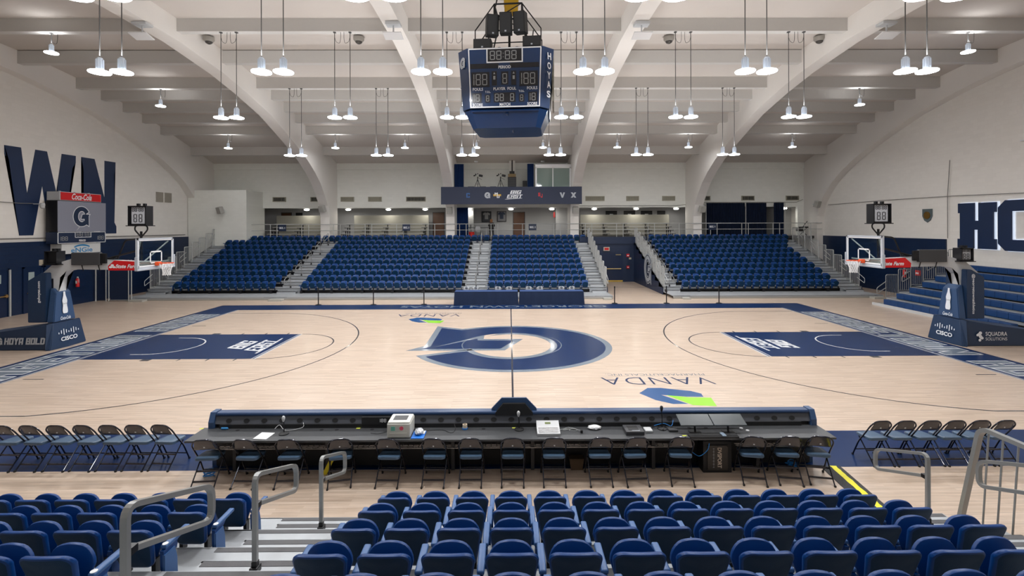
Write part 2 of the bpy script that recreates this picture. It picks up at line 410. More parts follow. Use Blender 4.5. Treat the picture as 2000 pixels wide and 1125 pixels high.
for s in (-1, 1):
    xs = sorted((s*HX, s*8.53))
    paint('painted_lane', [rc(xs[0], -1.83, xs[1], 1.83)], .0012, COURTNAVY)
    a0 = 90 if s > 0 else -90
    paint('free_throw_arc', strip(arc((s*8.53, 0), 1.83, a0, a0+180, 40), .05), .0014, COURTLINE)
    th = math.degrees(math.asin(6.6/6.75)); cx = s*12.73
    pts = [(s*HX, -6.6*1)]+[(cx-s*6.75*math.cos(R(t)), 6.75*math.sin(R(t))) for t in [-th+2*th*i/70 for i in range(71)]]+[(s*HX, 6.6)]
    paint('three_point_line', strip(pts, .05), .0014, COURTLINE)
    paint('restricted_area_arc', strip([(s*13.1, -1.22)]+[(s*12.73-s*1.22*math.cos(R(t)), 1.22*math.sin(R(t))) for t in range(-90, 91, 6)]+[(s*13.1, 1.22)], .05), .0020, COURTWHITE)
    paint('free_throw_line', [rc(s*8.5, -1.83, s*8.56, 1.83), rc(s*8.62, -1.83, s*8.65, 1.83)], .0018, COURTWHITE)
    hs = []
    for yy in (-1.83, 1.83):
        d = -1 if yy < 0 else 1
        hs.append(rc(s*12.2, yy, s*11.9, yy+d*.2))
        for k in (11.0, 10.05, 9.15): hs.append(rc(s*k, yy, s*(k-.05), yy+d*.2))
    paint('lane_mark', hs, .0014, COURTLINE)
    paint('baseline_edge', [rc(s*14.32, -HY, s*14.35, HY), rc(s*14.40, -HY, s*14.43, HY)], .0016, COURTWHITE)
    paint('coaching_mark', [rc(s*14.1, 3.5, s*13.5, 3.55), rc(s*14.1, -3.9, s*13.5, -3.85)], .0014, COURTLINE)
    # end strip wording, read from inside the court
    up = (s, 0, 0); rt = (0, -s, 0)
    for mm, zz, g in ((COURTWHITE, .0016, .055), (COURTGREY, .0022, 0)):
        me = block_mesh('GEORGETOWN', 8.0, 1.18, g, gap=.42); place('end_lettering', me, mm, (s*15.2, s*2.3, zz), rt, up, FLOOR)
        me = block_mesh('HOYAS', 3.8, 1.18, g, gap=.42); place('end_lettering', me, mm, (s*15.2, -s*4.4, zz), rt, up, FLOOR)
    for line, yy, sgn in (('BIG', .45, 1), ('EAST', -.35, 1)):
        me = block_mesh(line, 1.15 if line == 'BIG' else 1.55, .62, .0, shear=.25, gap=.45)
        place('conference_lettering', me, COURTWHITE, (s*9.55+s*(.42 if line == 'BIG' else -.35), s*-.1 if line == 'BIG' else 0, .0024), (0, -s, 0), (s, 0, 0), FLOOR)
    paint('lettering_underline', strip([(s*8.85, 1.15*s), (s*8.88, 0), (s*8.98, -1.1*s)], .07), .0024, COURTWHITE)
paint('halfway_line', [rc(-.025, -HY, .025, HY)], .0024, COURTLINE)
# centre emblem, turned to face the far side
for mm, zz, g in ((COURTGREY, .0012, .12), (COURTNAVY, .0018, -.11)):
    me = G_mesh(7.0, 6.25, g); place('centre_emblem', me, mm, (.02, -.08, zz), (-1, 0, 0), (0, -1, 0), FLOOR)
ci = [[(x, y) for x, y in q] for q in strip(arc((0, 0), 1.83, 0, 360, 60), .03)]
paint('centre_circle', ci, .0021, COURTGREY)
def vanda(cx, cy, s):
    me = text_mesh('VANDA', 3.1*s, .62*s, bold=-.012, space=1.15); place('sponsor_lettering', me, COURTNAVY, (cx, cy, .0014), (-1, 0, 0), (0, -1, 0), FLOOR)
    me = text_mesh('PHARMACEUTICALS INC.', 2.9*s, .16*s); place('sponsor_small_lettering', me, COURTGREY, (cx+.1, cy+.56*s, .0014), (-1, 0, 0), (0, -1, 0), FLOOR)
    blue = [(-.78, .15), (-.5, -.35), (-.15, -.62), (.22, -.62), (-.25, .02), (.35, -.12), (.78, -.14), (.82, .1), (.62, .3), (-.1, .55), (-.45, .55)]
    green = [(-.12, .0), (.30, -.7), (.85, -.78), (.95, -.2), (.4, -.17)]
    for nm, L_, m in (('sponsor_mark', blue, COURTBLUE), ('sponsor_leaf', green, COURTGREEN)):
        me = shape_mesh([[(x*s, y*s) for x, y in L_]]); place(nm, me, m, (cx, cy-1.15*s, .0014 if m is COURTBLUE else .0018), (1, 0, 0), (0, 1, 0), FLOOR)
vanda(4.08, -4.28, 1.0); vanda(-4.05, 5.85, 1.0)
# far sideline band of pale lettering
for yy, t_ in ((8.36, 'GEORGETOWN HOYAS'),):
    me = text_mesh(t_, 11.2, .62, bold=.02); place('sideline_lettering', me, COURTGREY, (-.4, yy, .0016), (-1, 0, 0), (0, -1, 0), FLOOR)
paint('sideline_edge', [rc(-HX, HY-.06, HX, HY)], .0016, COURTLINE)

# roof profile (y, height)
YC = -.15
RP = [(0, 13.35), (3.1, 13.25), (6.3, 13.1), (9.5, 12.72), (11.2, 12.45), (12.8, 12.12), (14.4, 11.75), (16, 11.32), (19.2, 10.38), (22.2, 9.45)]
IP = [(0, 12.42), (3.1, 12.33), (6.3, 11.98), (8.5, 11.58), (11, 11.0), (13, 10.3), (14.6, 9.7), (16.2, 9.02), (17.5, 8.3), (18.5, 7.6), (19.3, 6.8), (19.95, 6.0), (20.25, 5.1), (20.25, 0)]
far = [(YC+y, h) for y, h in RP]; near = [(YC-y, h) for y, h in RP[1:]][::-1]; prof = near+far
b = NB(); prism(b, prof+[(y, h+.25) for y, h in prof[::-1]], 0, -25, 25); struct('ceiling', b, CEIL)
n = 1
def rib(x0, x1):
    global n
    inn = [(YC-y, h) for y, h in IP[1:]][::-1]+[(YC+y, h) for y, h in IP]
    out = [(-22.1, 0), (-22.1, 9.5)]+[(y, h+.05) for y, h in prof[1:-1]]+[(21.85, 9.5), (21.85, 0)]
    b = NB(); prism(b, inn+out[::-1], 0, x0, x1); struct('trim_%d' % n, b, RIBM); n += 1
for x0, x1 in ((-14.91, -14.2), (-5.05, -4.37), (4.73, 5.41), (14.46, 15.12), (-24.85, -24.25), (24.25, 24.85)): rib(x0, x1)
PB = [(0, 12.73), (3.05, 12.7), (6.3, 12.45), (9.5, 12.13), (11.15, 11.93), (12.75, 11.6), (14.35, 11.26), (16.0, 10.8), (19.15, 9.82)]
for k, (y, h) in enumerate(PB):
    for s in ((1,) if k == 0 else (1, -1)):
        b = NB(); top = h+.62
        box(b, -24.9, 24.9, YC+s*y-.16, YC+s*y+.16, h, top); struct('trim_%d' % n, b, BEAMM); n += 1
# side walls
b = NB(); box(b, -25.1, -24.8, -22, 24.9, 0, 13.2); struct('wall_left', b, WHITEBRICK_X)
b = NB(); box(b, -24.8, -24.72, -22, 10.95, 0, 3.64); box(b, -24.8, -24.72, 10.95, 21.8, 0, 3.64); struct('trim_%d' % n, b, NAVYBRICK_X); n += 1
b = NB()
box(b, 24.8, 25.1, 5.3, 24.9, 0, 13.2); box(b, 24.8, 25.1, -22, 3.2, 0, 13.2); box(b, 24.8, 25.1, 3.2, 5.3, 0, 8.45); box(b, 24.8, 25.1, 3.2, 5.3, 10.95, 13.2)
struct('wall_right', b, WHITEBRICK_X)
b = NB(); box(b, 24.72, 24.8, 9.4, 21.8, 0, 3.55); struct('trim_%d' % n, b, NAVYBRICK_X); n += 1
# window in the right wall
b = NB(); box(b, 24.86, 24.94, 3.2, 5.3, 8.45, 10.95); 
b.free(); b = NB()
for z in (8.45, 8.95, 9.45, 9.95, 10.45, 10.91): box(b, 24.84, 24.9, 3.2, 5.3, z, z+.04)
for y in (3.2, 3.7, 4.2, 4.7, 5.0, 5.26): box(b, 24.84, 24.9, y, y+.04, 8.45, 10.95)
box(b, 24.66, 24.84, 3.15, 5.35, 8.40, 8.46)
W = struct('window_1', b, WHITE)
b = NB(); box(b, 24.86, 24.875, 3.2, 5.3, 8.47, 10.93); obj('pane', b, GLASS, W)
# end walls
b = NB(); box(b, -25, 25, 21.8, 22.1, 5.9, 9.05); box(b, -25, 25, 21.7, 22.1, 9.05, 9.8); box(b, -25, 25, 21.78, 21.8, 7.93, 9.0)
box(b, -25, -20.3, 21.8, 22.1, 3.4, 5.9); box(b, 23.75, 25, 21.8, 22.1, 3.4, 5.9)
struct('wall_back', b, WHITEBRICK_Y)
b = NB(); box(b, -25, 25, -22.4, -22.1, 0, 13.2); struct('wall_front', b, WHITEBRICK_Y)
# gallery behind the far stand
b = NB(); box(b, -25, 25, 24.5, 24.7, 3.3, 6.0); box(b, -3.3, -3.1, 23.0, 24.5, 3.5, 5.9); box(b, -5.0, -3.1, 22.9, 23.0, 3.5, 5.9); box(b, 3.9, 4.9, 23.4, 23.5, 3.5, 5.9)
box(b, 22.0, 22.2, 22.1, 24.5, 3.5, 5.9); box(b, -25, 25, 24.5, 24.7, 0, 3.3); struct('wall_gallery', b, GREYROOM)
b = NB(); box(b, -25, 25, 22.1, 24.7, 5.9, 6.1); struct('trim_%d' % n, b, GREYROOM); n += 1
b = NB(); box(b, -25, 25, 20.45, 24.7, 3.33, 3.53); struct('trim_%d' % n, b, mat('gallery_floor', (.05, .05, .055), .6)); n += 1
# navy wall below the gallery, seen down the passage
b = NB(); box(b, 5.4, 10.6, 19.7, 20.4, 0, 3.33); box(b, 5.4, 10.6, 19.6, 19.7, 2.95, 3.50); struct('trim_%d' % n, b, NAVYPANEL); n += 1
# white block in the left corner
b = NB(); box(b, -24.75, -20.28, 19.3, 21.8, 0, 7.2); struct('trim_%d' % n, b, WHITEBRICK_Y); n += 1
# pilaster behind the balcony
b = NB(); box(b, -.08, .42, 21.3, 21.7, 7.3, 9.8); struct('trim_%d' % n, b, PLASTER); n += 1
# conduit runs on walls
def conduit(pts, label, r=.018, m=None):
    b = NB(); tube(b, pts, r, 6); return single('conduit', b, m or mat('conduit_grey', (.18, .17, .16), .5), label, 'pipe')
conduit([(24.75, 3.5, 5.85), (24.75, 9, 5.98), (24.75, 14, 6.0), (24.75, 19.5, 5.95)], 'thin dark conduit running along the right white brick wall above the shield')
conduit([(24.70, 9.25, 3.6), (24.70, 9.25, 6.0), (24.70, 9.1, 8.0)], 'thin vertical conduit on the right wall between shield and big lettering')
conduit([(5.45, 21.74, 6.02), (13.7, 21.74, 6.02), (16.1, 21.74, 6.27), (23.6, 21.74, 6.27), (24.15, 21.74, 6.5)], 'thin conduit along the back wall right of the banner')
conduit([(-24.74, 1.0, 5.75), (-24.74, 6.6, 5.6), (-24.74, 7.25, 5.62)], 'thin cable running along the left wall to the camera')
conduit([(-24.72, 1.0, 3.85), (-24.72, 10, 3.8), (-24.72, 18.9, 3.8)], 'long grey pipe just above the navy part of the left wall', .03)
# doors -------------------------------------------------------------------------
NAVYDOOR = mat('navy_door_paint', (.004, .016, .055), .3)
BRASS = mat('brass', (.45, .28, .10), .3, metal=.8)
def wall_door(nn, y0, y1, glass, bar=True):
    b = NB(); box(b, -24.72, -24.66, y0-.08, y0, 0, 2.36); box(b, -24.72, -24.66, y1, y1+.08, 0, 2.36); box(b, -24.72, -24.66, y0-.08, y1+.08, 2.28, 2.36)
    box(b, -24.72, -24.69, y0, y1, 0, 2.28); d = struct('door_%d' % nn, b, NAVYDOOR)
    b = NB(); box(b, -24.69, -24.675, glass[0], glass[1], 1.66, 2.08); obj('glass_panel', b, mat('wired_glass', (.33, .40, .40), .2), d)
    if bar:
        b = NB(); tube(b, [(-24.60, y0+.08, 1.02), (-24.60, y1-.05, 1.02)], .03); box(b, -24.69, -24.6, y1-.15, y1-.05, .95, 1.1); obj('push_bar', b, BRASS, d)
wall_door(1, 5.0, 5.92, (5.2, 5.62)); wall_door(2, 6.75, 7.6, (6.95, 7.25)); wall_door(3, 7.85, 8.7, (8.0, 8.3))
b = NB(); box(b, -24.67, -24.62, 5.96, 6.04, 0, 2.3); single('door_post', b, PIPEW, 'pale metal post at the edge of the leftmost navy door', 'post')
b = NB(); box(b, 7.0, 8.75, 19.62, 19.7, 0, 2.25); D = struct('door_4', b, NAVYDOOR)
b = NB(); tube(b, [(7.25, 19.52, 1.03), (8.6, 19.52, 1.03)], .035); obj('push_bar', b, mat('push_bar_gold', (.5, .36, .16), .3, metal=.7), D)
b = NB(); box(b, 7.0, 8.75, 19.605, 19.62, .02, .13); obj('kick_plate', b, mat('kick_plate_gold', (.55, .36, .06), .4), D)
b = NB(); box(b, 8.2, 8.6, 19.56, 19.62, 2.08, 2.16); obj('door_closer', b, mat('closer_metal', (.3, .25, .15), .4, metal=.7), D)
for nn, x0, x1, y in ((5, .3, 1.25, 24.5), (6, -6.75, -5.8, 24.5), (7, -20.0, -19.2, 24.5)):
    b = NB(); box(b, x0-.06, x1+.06, y-.03, y, 3.53, 5.62, m=1); box(b, x0, x1, y-.06, y-.03, 3.53, 5.56); D = struct('door_%d' % nn, b, [BROWN, DGREY])
    b = NB(); lathe(b, [(.0, 0), (.03, 0), (.03, .05)], (0, 0, 0), 8); obj('door_knob', b, BRASS, D); D.children[0].location = (x0+.1, y-.1, 4.5)
# wall vents --------------------------------------------------------------------
VX = [(-19.46, -18.38, 1), (-16.37, -15.0, 1), (-13.9, -12.81, 0), (-11.64, -10.55, 0), (-8.54, -6.94, 1), (6.21, 7.77, 0), (9.58, 10.6, 0), (12.54, 13.59, 0), (15.45, 16.5, 1), (19.08, 20.14, 1), (22.76, 23.82, 1)]
where = ['above the leftmost gallery opening', 'half hidden behind the second arch leg from left', 'just right of the second arch leg from left', 'middle of three between the left arches', 'long one left of the conference banner', 'long one right of the conference banner', 'middle of three right of the banner', 'just left of the right arch leg', 'half hidden behind the right arch leg', 'above the navy curtains at right', 'in the far right corner of the back wall']
VENTF = mat('vent_frame_cream', (.42, .40, .32), .6); VENTL = mat('vent_louvre', (.30, .29, .23), .6)
for (a, c, dk), wt in zip(VX, where):
    t = thing('wall_vent', ('cream louvred wall vent '+wt), 'vent', ((a+c)/2, 21.7, 6.42), group='vents along the back wall')
    b = NB(); 
    for q in ((a, c, 6.42, 6.47), (a, c, 6.76, 6.81)): box(b, q[0], q[1], 21.72, 21.80, q[2], q[3])
    for q in ((a, a+.05), (c-.05, c)): box(b, q[0], q[1], 21.72, 21.8, 6.42, 6.81)
    obj('frame', b, VENTF, t, world=True)
    b = NB(); box(b, a+.05, c-.05, 21.785, 21.80, 6.47, 6.76); obj('backing', b, BLACK if dk else VENTL, t, world=True)
    b = NB(); k = int((c-a)/.11)
    for i in range(1, k): box(b, a+(c-a)*i/k-.012, a+(c-a)*i/k+.012, 21.74, 21.785, 6.47, 6.76)
    obj('louvres', b, VENTL if dk else VENTF, t, world=True)
# big wall letters ----------------------------------------------------------------
Wp = [(5.89, 8.42), (6.7, 8.43), (7.0, 6.1), (7.44, 8.44), (8.07, 8.44), (8.61, 6.21), (8.92, 8.44), (9.78, 8.45), (9.77, 8.06), (9.56, 7.73), (9.06, 3.96), (8.22, 3.96), (7.8, 6.6), (7.31, 3.97), (6.6, 3.97), (6.1, 7.76), (5.9, 7.97)]
Np = [(10.13, 8.44), (11.02, 8.45), (11.72, 6.15), (11.73, 8.44), (12.55, 8.45), (12.53, 7.96), (12.44, 7.71), (12.45, 4.67), (12.6, 4.43), (12.6, 3.99), (11.45, 3.99), (10.88, 6.14), (10.87, 4.47), (10.96, 4.01), (10.14, 4.01), (10.14, 4.47), (10.27, 4.69), (10.28, 7.74), (10.14, 7.98)]
LETNAVY = mat('wall_letter_navy', (.006, .022, .075), .45, var=.1, vscale=3)
for nm, P_, lb in (('wall_letter', Wp, 'huge navy letter W painted high on the left white wall'), ('wall_letter', Np, 'huge navy letter N painted high on the left white wall')):
    b = NB(); prism(b, P_, 0, -24.8, -24.785); bmesh.ops.triangulate(b, faces=b.faces[:]); single(nm, b, LETNAVY, lb, 'letter', 'painted letters on the left wall')
Hp = [(8.52, 5.53), (7.61, 5.53), (7.61, 4.58), (7.37, 4.58), (7.37, 5.52), (6.46, 5.52), (6.46, 5.01), (6.61, 5.01), (6.61, 3.63), (6.46, 3.63), (6.46, 3.1), (7.41, 3.1), (7.41, 4.1), (7.65, 4.1), (7.65, 3.11), (8.55, 3.11), (8.55, 3.6), (8.41, 3.6), (8.41, 5.0), (8.52, 5.0)]
sc2 = 24.6/24.3
HALO = mat('letter_back_light', (.8, .87, 1), .5, emis=.6, ecol=(.75, .85, 1))
def channel_letter(loops, lb, halo):
    t = thing('channel_letter', lb, 'letter', (24.6, sum(p[0] for p in loops[0])/len(loops[0]), min(p[1] for p in loops[0])), group='raised navy letters on the right wall')
    me = shape_mesh(loops, .08); place('letter_face', me, LETNAVY, (24.64, 0, 0), (0, 1, 0), (0, 0, 1), t, label='navy raised letter face')
    me = shape_mesh(halo, .03); place('back_light', me, HALO, (24.77, 0, 0), (0, 1, 0), (0, 0, 1), t, label='white light escaping behind the letter')
def grown(loop, g):
    c = [Vector(p) for p in loop]; area = sum(a.x*b_.y-b_.x*a.y for a, b_ in zip(c, c[1:]+c[:1])); sg = 1 if area > 0 else -1; o = []
    for i, p in enumerate(c):
        a = (p-c[i-1]).normalized(); d = (c[(i+1) % len(c)]-p).normalized(); na = Vector((a.y, -a.x))*sg; nb = Vector((d.y, -d.x))*sg
        q = p+(na+nb)*(g/max(.35, 1+na.dot(nb))); o.append((q.x, q.y))
    return o
channel_letter([Hp], 'big raised navy letter H with white edge light on right wall', [grown(Hp, .028)])
def octo(x0, z0, x1, z1, c):
    return [(x0+c, z0), (x1-c, z0), (x1, z0+c), (x1, z1-c), (x1-c, z1), (x0+c, z1), (x0, z1-c), (x0, z0+c)]
O1, O2 = octo(4.35, 3.06, 6.36, 5.58, .35), rc(5.05, 3.62, 5.72, 5.03)
channel_letter([O1, O2], 'big raised navy letter O with white edge light on right wall', [grown(O1, .028), grown(O2, -.028)])
# grey shield plaque, two vent plates
me = shape_mesh([[(-.33, .38), (.33, .38), (.33, -.05), (.2, -.3), (0, -.42), (-.2, -.3), (-.33, -.05)]], .05)
t = thing('shield_plaque', 'grey shield plaque with round bronze medallion on the right white wall', 'plaque', (24.76, 10.64, 4.5))
place('shield', me, mat('slate_grey', (.10, .13, .14), .5), (24.77, 10.64, 4.93), (0, 1, 0), (0, 0, 1), t)
me = shape_mesh([arc((0, 0), .22, 0, 352, 22)], .06); place('medallion', me, mat('bronze', (.25, .14, .03), .4, metal=.6), (24.75, 10.64, 4.93), (0, 1, 0), (0, 0, 1), t)
for y, lb in ((16.0, 'square beige vent plate on left wall, nearer one of the two'), (16.85, 'square beige vent plate on left wall, the one nearer the corner')):
    b = NB(); box(b, -24.8, -24.77, y, y+.7, 6.15, 6.85); 
    for i in range(9): box(b, -24.77, -24.76, y+.04, y+.66, 6.2+i*.07, 6.23+i*.07)
    single('vent_plate', b, mat('beige_plate', (.35, .32, .27), .6), lb, 'vent', 'beige vent plates')
# ------------------------------------------------------------------ hanging lamps
def make_lamp(rod_len, cord_side, big=True):
    t = thing('pendant_lamp', 'x', 'lamp')
    s = 1.0 if big else .85
    b = NB()
    lathe(b, [(.065*s, .05), (.075*s, .08), (.075*s, .40*s+.02), (.03*s, .43*s+.02)], n=14)
    for i in range(10):
        a = 2*math.pi*i/10
        box(b, .07*s, .105*s, -.006, .006, .08, .38*s, M=Matrix.Rotation(a, 4, 'Z'))
    obj('housing', b, GLOWREF, t, smooth=True)
    b = NB(); lathe(b, [(.10*s, .065), (.25*s, .03), (.25*s, .022), (.1*s, .04)], n=28, cap=False); obj('reflector', b, GLOWREF, t, smooth=True)
    b = NB(); lathe(b, [(.20*s, .026), (.28*s, .016), (.29*s, .0), (.28*s, -.024), (.10*s, -.026)], n=28, cap=False); lathe(b, [(.09*s, -.015), (.085*s, .0)], n=16)
    obj('lens', b, LENS, t, label='bright white ring lens')
    b = NB(); tube(b, [(0, 0, .42*s), (0, 0, rod_len)], .016, 6); box(b, -.05, .05, -.05, .05, rod_len-.04, rod_len); obj('hanging_rod', b, mat('rod_steel', (.12, .12, .12), .5, metal=.5), t)
    b = NB(); c = cord_side*.26; z = rod_len
    tube(b, fillet([(0, 0, z-.2), (cord_side*.05, 0, z-.42), (c*.85, 0, z-.5), (c, 0, z-.3), (c, 0, z)], .12), .008, 5); obj('power_cord', b, BLACK, t)
    l = bpy.data.lights.new('lamp_light', 'AREA'); l.shape = 'DISK'; l.size = .52*s; l.energy = LAMP_W if big else LAMP_W*.55; l.color = (.985, .99, 1.0)
    lo = bpy.data.objects.new('lamp_light', l); COL.objects.link(lo); lo.parent = t; lo.location = (0, 0, -.035)
    l = bpy.data.lights.new('lamp_uplight', 'AREA'); l.shape = 'DISK'; l.size = .5*s; l.energy = UP_W if big else UP_W*.5; l.color = (.985, .99, 1.0)
    lo = bpy.data.objects.new('lamp_uplight', l); COL.objects.link(lo); lo.parent = t; lo.location = (0, 0, .44*s+.05); lo.rotation_euler = (math.pi, 0, 0)
    return t
protos = {}
def lamp(x, y, z, top, side, label, group, big=True):
    key = (round(top-z, 2), side, big)
    if key not in protos: protos[key] = t = make_lamp(top-z, side, big)
    else: t = copy_tree(protos[key])
    t.location = (x, y, z); t['label'] = label; t['group'] = group
LX = [-12.05, -7.2, -2.4, 2.5, 7.42, 12.3]
nm = ['leftmost pair', 'second pair from left', 'pair just left of the scoreboard', 'pair just right of the scoreboard', 'second pair from right', 'rightmost pair']
for y, z, top, rn in ((-9.5, 8.37, 12.13, 'cut off by the top edge'), (-3.22, 9.04, 12.7, 'in the nearest fully visible row'), (2.88, 9.04, 12.7, 'in the middle row'), (9.3, 8.37, 12.13, 'in the farthest low row')):
    for x, nn in zip(LX, nm):
        if y < -9 and abs(x) > 10: continue
        for s, sd in ((-1, 'left'), (1, 'right')):
            lamp(x+s*.33, y+YC*.3, z, top, -s, '%s lamp of the %s %s' % (sd, nn, rn), 'paired hanging lamps over the court')
WX = ['far left', 'second from left', 'third from left', 'left of centre', 'right of centre', 'third from right', 'second from right', 'far right']
for x, nn in zip((-19.65, -12.2, -7.35, -2.35, 2.3, 7.5, 12.5, 19.8), WX):
    lamp(x, 15.85, 9.86, 10.8, 1, 'small single lamp on the beam nearest the back wall, '+nn, 'short single lamps under the beams', False)
for y, z, top, rn in ((9.35, 11.18, 12.13, 'third beam row'), (2.9, 11.85, 12.7, 'second beam row'), (-3.2, 11.85, 12.7, 'beam row nearer the camera')):
    for x, sd in ((-19.65, 'left'), (19.8, 'right')):
        lamp(x, y, z, top, 1, 'small single lamp by the %s wall arch, %s' % (sd, rn), 'short single lamps under the beams', False)
for x, nn in zip((-12.2, -7.35, -2.35, 2.3, 7.5, 12.5), WX[1:7]):
    lamp(x, -16.15, 9.86, 10.8, 1, 'small single lamp above the near stand behind the viewpoint, '+nn, 'short single lamps under the beams', False)
# gallery globes
GX = [-17.08, -13.6, -10.23, -7.14, -3.49, .07, 3.51, 7.09, 10.62, 14.0, 23.15]
GN = ['in the leftmost bay', 'right of the left arch leg', 'in the middle of the second bay', 'above the brown door', 'beside the blue curtain', 'above the middle brown door', 'above the red bell box', 'right of the balcony', 'in the middle of the third bay', 'left of the right arch leg', 'beside the narrow navy curtain']
pt = None
for x, g in zip(GX, GN):
    if pt is None:
        t = thing('ceiling_lamp', 'x', 'lamp'); b = NB(); lathe(b, [(.10, .06), (.12, .0), (.12, -.01)], n=14); obj('base', b, WHITE, t)
        b = NB(); lathe(b, [(.20, -.01), (.22, -.05), (.17, -.10), (.05, -.13)], n=16); obj('globe', b, mat('lit_globe', (1, 1, 1), .4, emis=9, ecol=(1, .97, .9)), t, smooth=True)
        l = bpy.data.lights.new('globe_light', 'AREA'); l.shape = 'DISK'; l.size = .35; l.energy = 16; l.color = (1, .95, .85)
        lo = bpy.data.objects.new('globe_light', l); COL.objects.link(lo); lo.parent = t; lo.location = (0, 0, -.14); pt = t
    else: t = copy_tree(pt)
    t.location = (x, 22.7, 5.84); t['label'] = 'small white globe lamp under the gallery ceiling '+g; t['group'] = 'gallery ceiling lamps'
# ceiling cameras and antenna plates ---------------------------------------------
CAMG = mat('camera_housing_grey', (.30, .28, .25), .5)
for x, s in ((-13.9, 'leftmost'), (-7.0, 'second from left'), (7.35, 'second from right'), (14.35, 'rightmost')):
    t = thing('dome_camera', 'grey dome camera under the roof slab, %s of four' % s, 'camera', (x, 4.45, 12.79), group='dome cameras under the roof')
    b = NB(); lathe(b, [(.24, .32), (.24, .20), (.18, .12)], n=18); obj('housing', b, CAMG, t, smooth=True)
    b = NB(); lathe(b, [(.16, .12), (.14, .06), (.08, .02), (.02, .0)], n=18); obj('dome', b, mat('smoked_dome', (.05, .045, .04), .15), t, smooth=True)
for x, s, z in ((-14.55, 'on the second arch from left', 12.3), (-4.71, 'left of the scoreboard', 12.3), (5.07, 'right of the scoreboard', 12.3), (14.78, 'on the second arch from right', 12.3)):
    t = thing('antenna_plate', 'flat white antenna plate hanging below the arch '+s, 'antenna', (x+.1, 1.1, 11.85), group='antenna plates below the arches')
    b = NB(); box(b, -.36, .36, -.24, .24, -.02, .02, .01, M=Matrix.Rotation(-.25, 4, 'X')); obj('plate', b, WHITE, t)
    b = NB(); tube(b, [(0, 0, 0), (0, .05, .22), (0, .05, .50)], .03, 8); box(b, -.28, .28, -.15, .25, .42, .52); obj('mount', b, GREYL, t)
# ------------------------------------------------------------------ centre scoreboard
SBLUE = mat('scoreboard_blue', (.006, .03, .10), .28, coat=.3)
SBLUE2 = mat('scoreboard_side_blue', (.01, .028, .085), .35)
SB = thing('scoreboard', 'blue eight-sided scoreboard hanging over centre court under a black truss', 'scoreboard', (-.08, -.1, 7.8), R(-5.5))
def octring(hw, hy, ch, z): return [(-hw, -hy-ch, z), (hw, -hy-ch, z), (hw+ch, -hy, z), (hw+ch, hy, z), (hw, hy+ch, z), (-hw, hy+ch, z), (-hw-ch, hy, z), (-hw-ch, -hy, z)]
def loft(b, A, B_, cap=True):
    a = [b.verts.new(p) for p in A]; c = [b.verts.new(p) for p in B_]; n_ = len(a)
    for i in range(n_): b.faces.new((a[i], a[(i+1) % n_], c[(i+1) % n_], c[i]))
    if cap: b.faces.new(a[::-1]); b.faces.new(c)
b = NB(); loft(b, octring(1.2, 1.05, .30, .60), octring(1.30, 1.08, .36, 2.62)); obj('cabinet', b, SBLUE, SB)
b = NB(); loft(b, octring(1.02, .75, .18, 0), octring(1.17, 1.02, .27, .56)); obj('underside', b, mat('scoreboard_under_blue', (.003, .028, .10), .25), SB)
b = NB()
tube(b, [(.05, -1.25, .45), (.2, -.3, -.03)], .05, 6); tube(b, [(-1.15, -1.3, .5), (1.15, -1.3, .5)], .03, 6)
obj('underside_frame', b, SBLUE2, SB)
fr = frame(Vector((0, -1.402, 1.61)), (1, 0, 0), (0, -.09, 2.02)); FRN = fr
def onface(bm): bm.transform(fr @ Matrix.Rotation(R(90), 4, 'X').inverted())
# face layout uses x right and z up on a plane y=0 facing -y
def face_obj(nm_, b, m, lb=None): onface(b); return obj(nm_, b, m, SB, label=lb)
b = NB(); e = .022
for q in ((-1.24, 1.24, .96, 1.0), (-1.19, 1.19, -1.0, -.96)): box(b, q[0], q[1], -.01, 0, q[2], q[3])
prism(b, [(-1.25, .97), (-1.21, .97), (-1.15, -.98), (-1.19, -.98)], 1, -.01, 0); prism(b, [(1.25, .97), (1.21, .97), (1.15, -.98), (1.19, -.98)], 1, -.01, 0)
for q in ((-.62, -.58, .52, 1.0), (.58, .62, .52, 1.0), (-.62, .62, .50, .54)): box(b, q[0], q[1], -.012, 0, q[2], q[3])
face_obj('white_border', b, WHITE)
b = NB(); box(b, -.58, .58, -.008, 0, .54, .96); box(b, -1.18, -.2, -.006, 0, .32, .48); box(b, .18, 1.16, -.006, 0, .32, .48)
for q in ((-1.14, -.52, -.30, .20), (.50, 1.12, -.30, .20), (-.12, .12, -.24, .20), (-.44, -.27, -.26, .22), (.22, .39, -.26, .22), (-1.12, -.80, -.83, -.50), (.80, 1.10, -.83, -.50), (-.68, -.50, -.83, -.56), (.48, .66, -.83, -.56), (-.38, .36, -.83, -.50)):
    box(b, q[0], q[1], -.006, 0, q[2], q[3])
face_obj('digit_window', b, mat('digit_window_black', (.012, .012, .016), .3))
for st, x, z, w_, h_ in (('88:88', -.50, .60, .17, .30), ('188', -1.07, -.24, .17, .38), ('188', .56, -.24, .17, .38), ('8', -.075, -.2, .15, .34), ('18', -1.06, -.79, .13, .25), ('18', .85, -.79, .13, .25), ('8', -.64, -.79, .10, .2), ('8', .52, -.79, .10, .2), ('88', -.34, -.79, .13, .25), ('8', .18, -.79, .13, .25)):
    b = NB(); digits(b, st, x, z, w_, h_, -.006, t=.006); face_obj('unlit_digits', b, DIGIT)
for x in (-.39, .27):
    b = NB(); box(b, x, x+.07, -.012, -.006, -.06, .06); prism(b, [(x, .12), (x+.07, .12), (x+.035, .19)], 1, -.012, -.006); face_obj('indicator', b, DIGIT)
def sbtext(s, w_, h_, x, z, m=LETW, nm='lettering', bold=.02):
    me = text_mesh(s, w_, h_, bold=bold); me.transform(Matrix.Translation((x, z, .012))); me.transform(fr); me.materials.append(m); link_mesh(nm, me, SB)
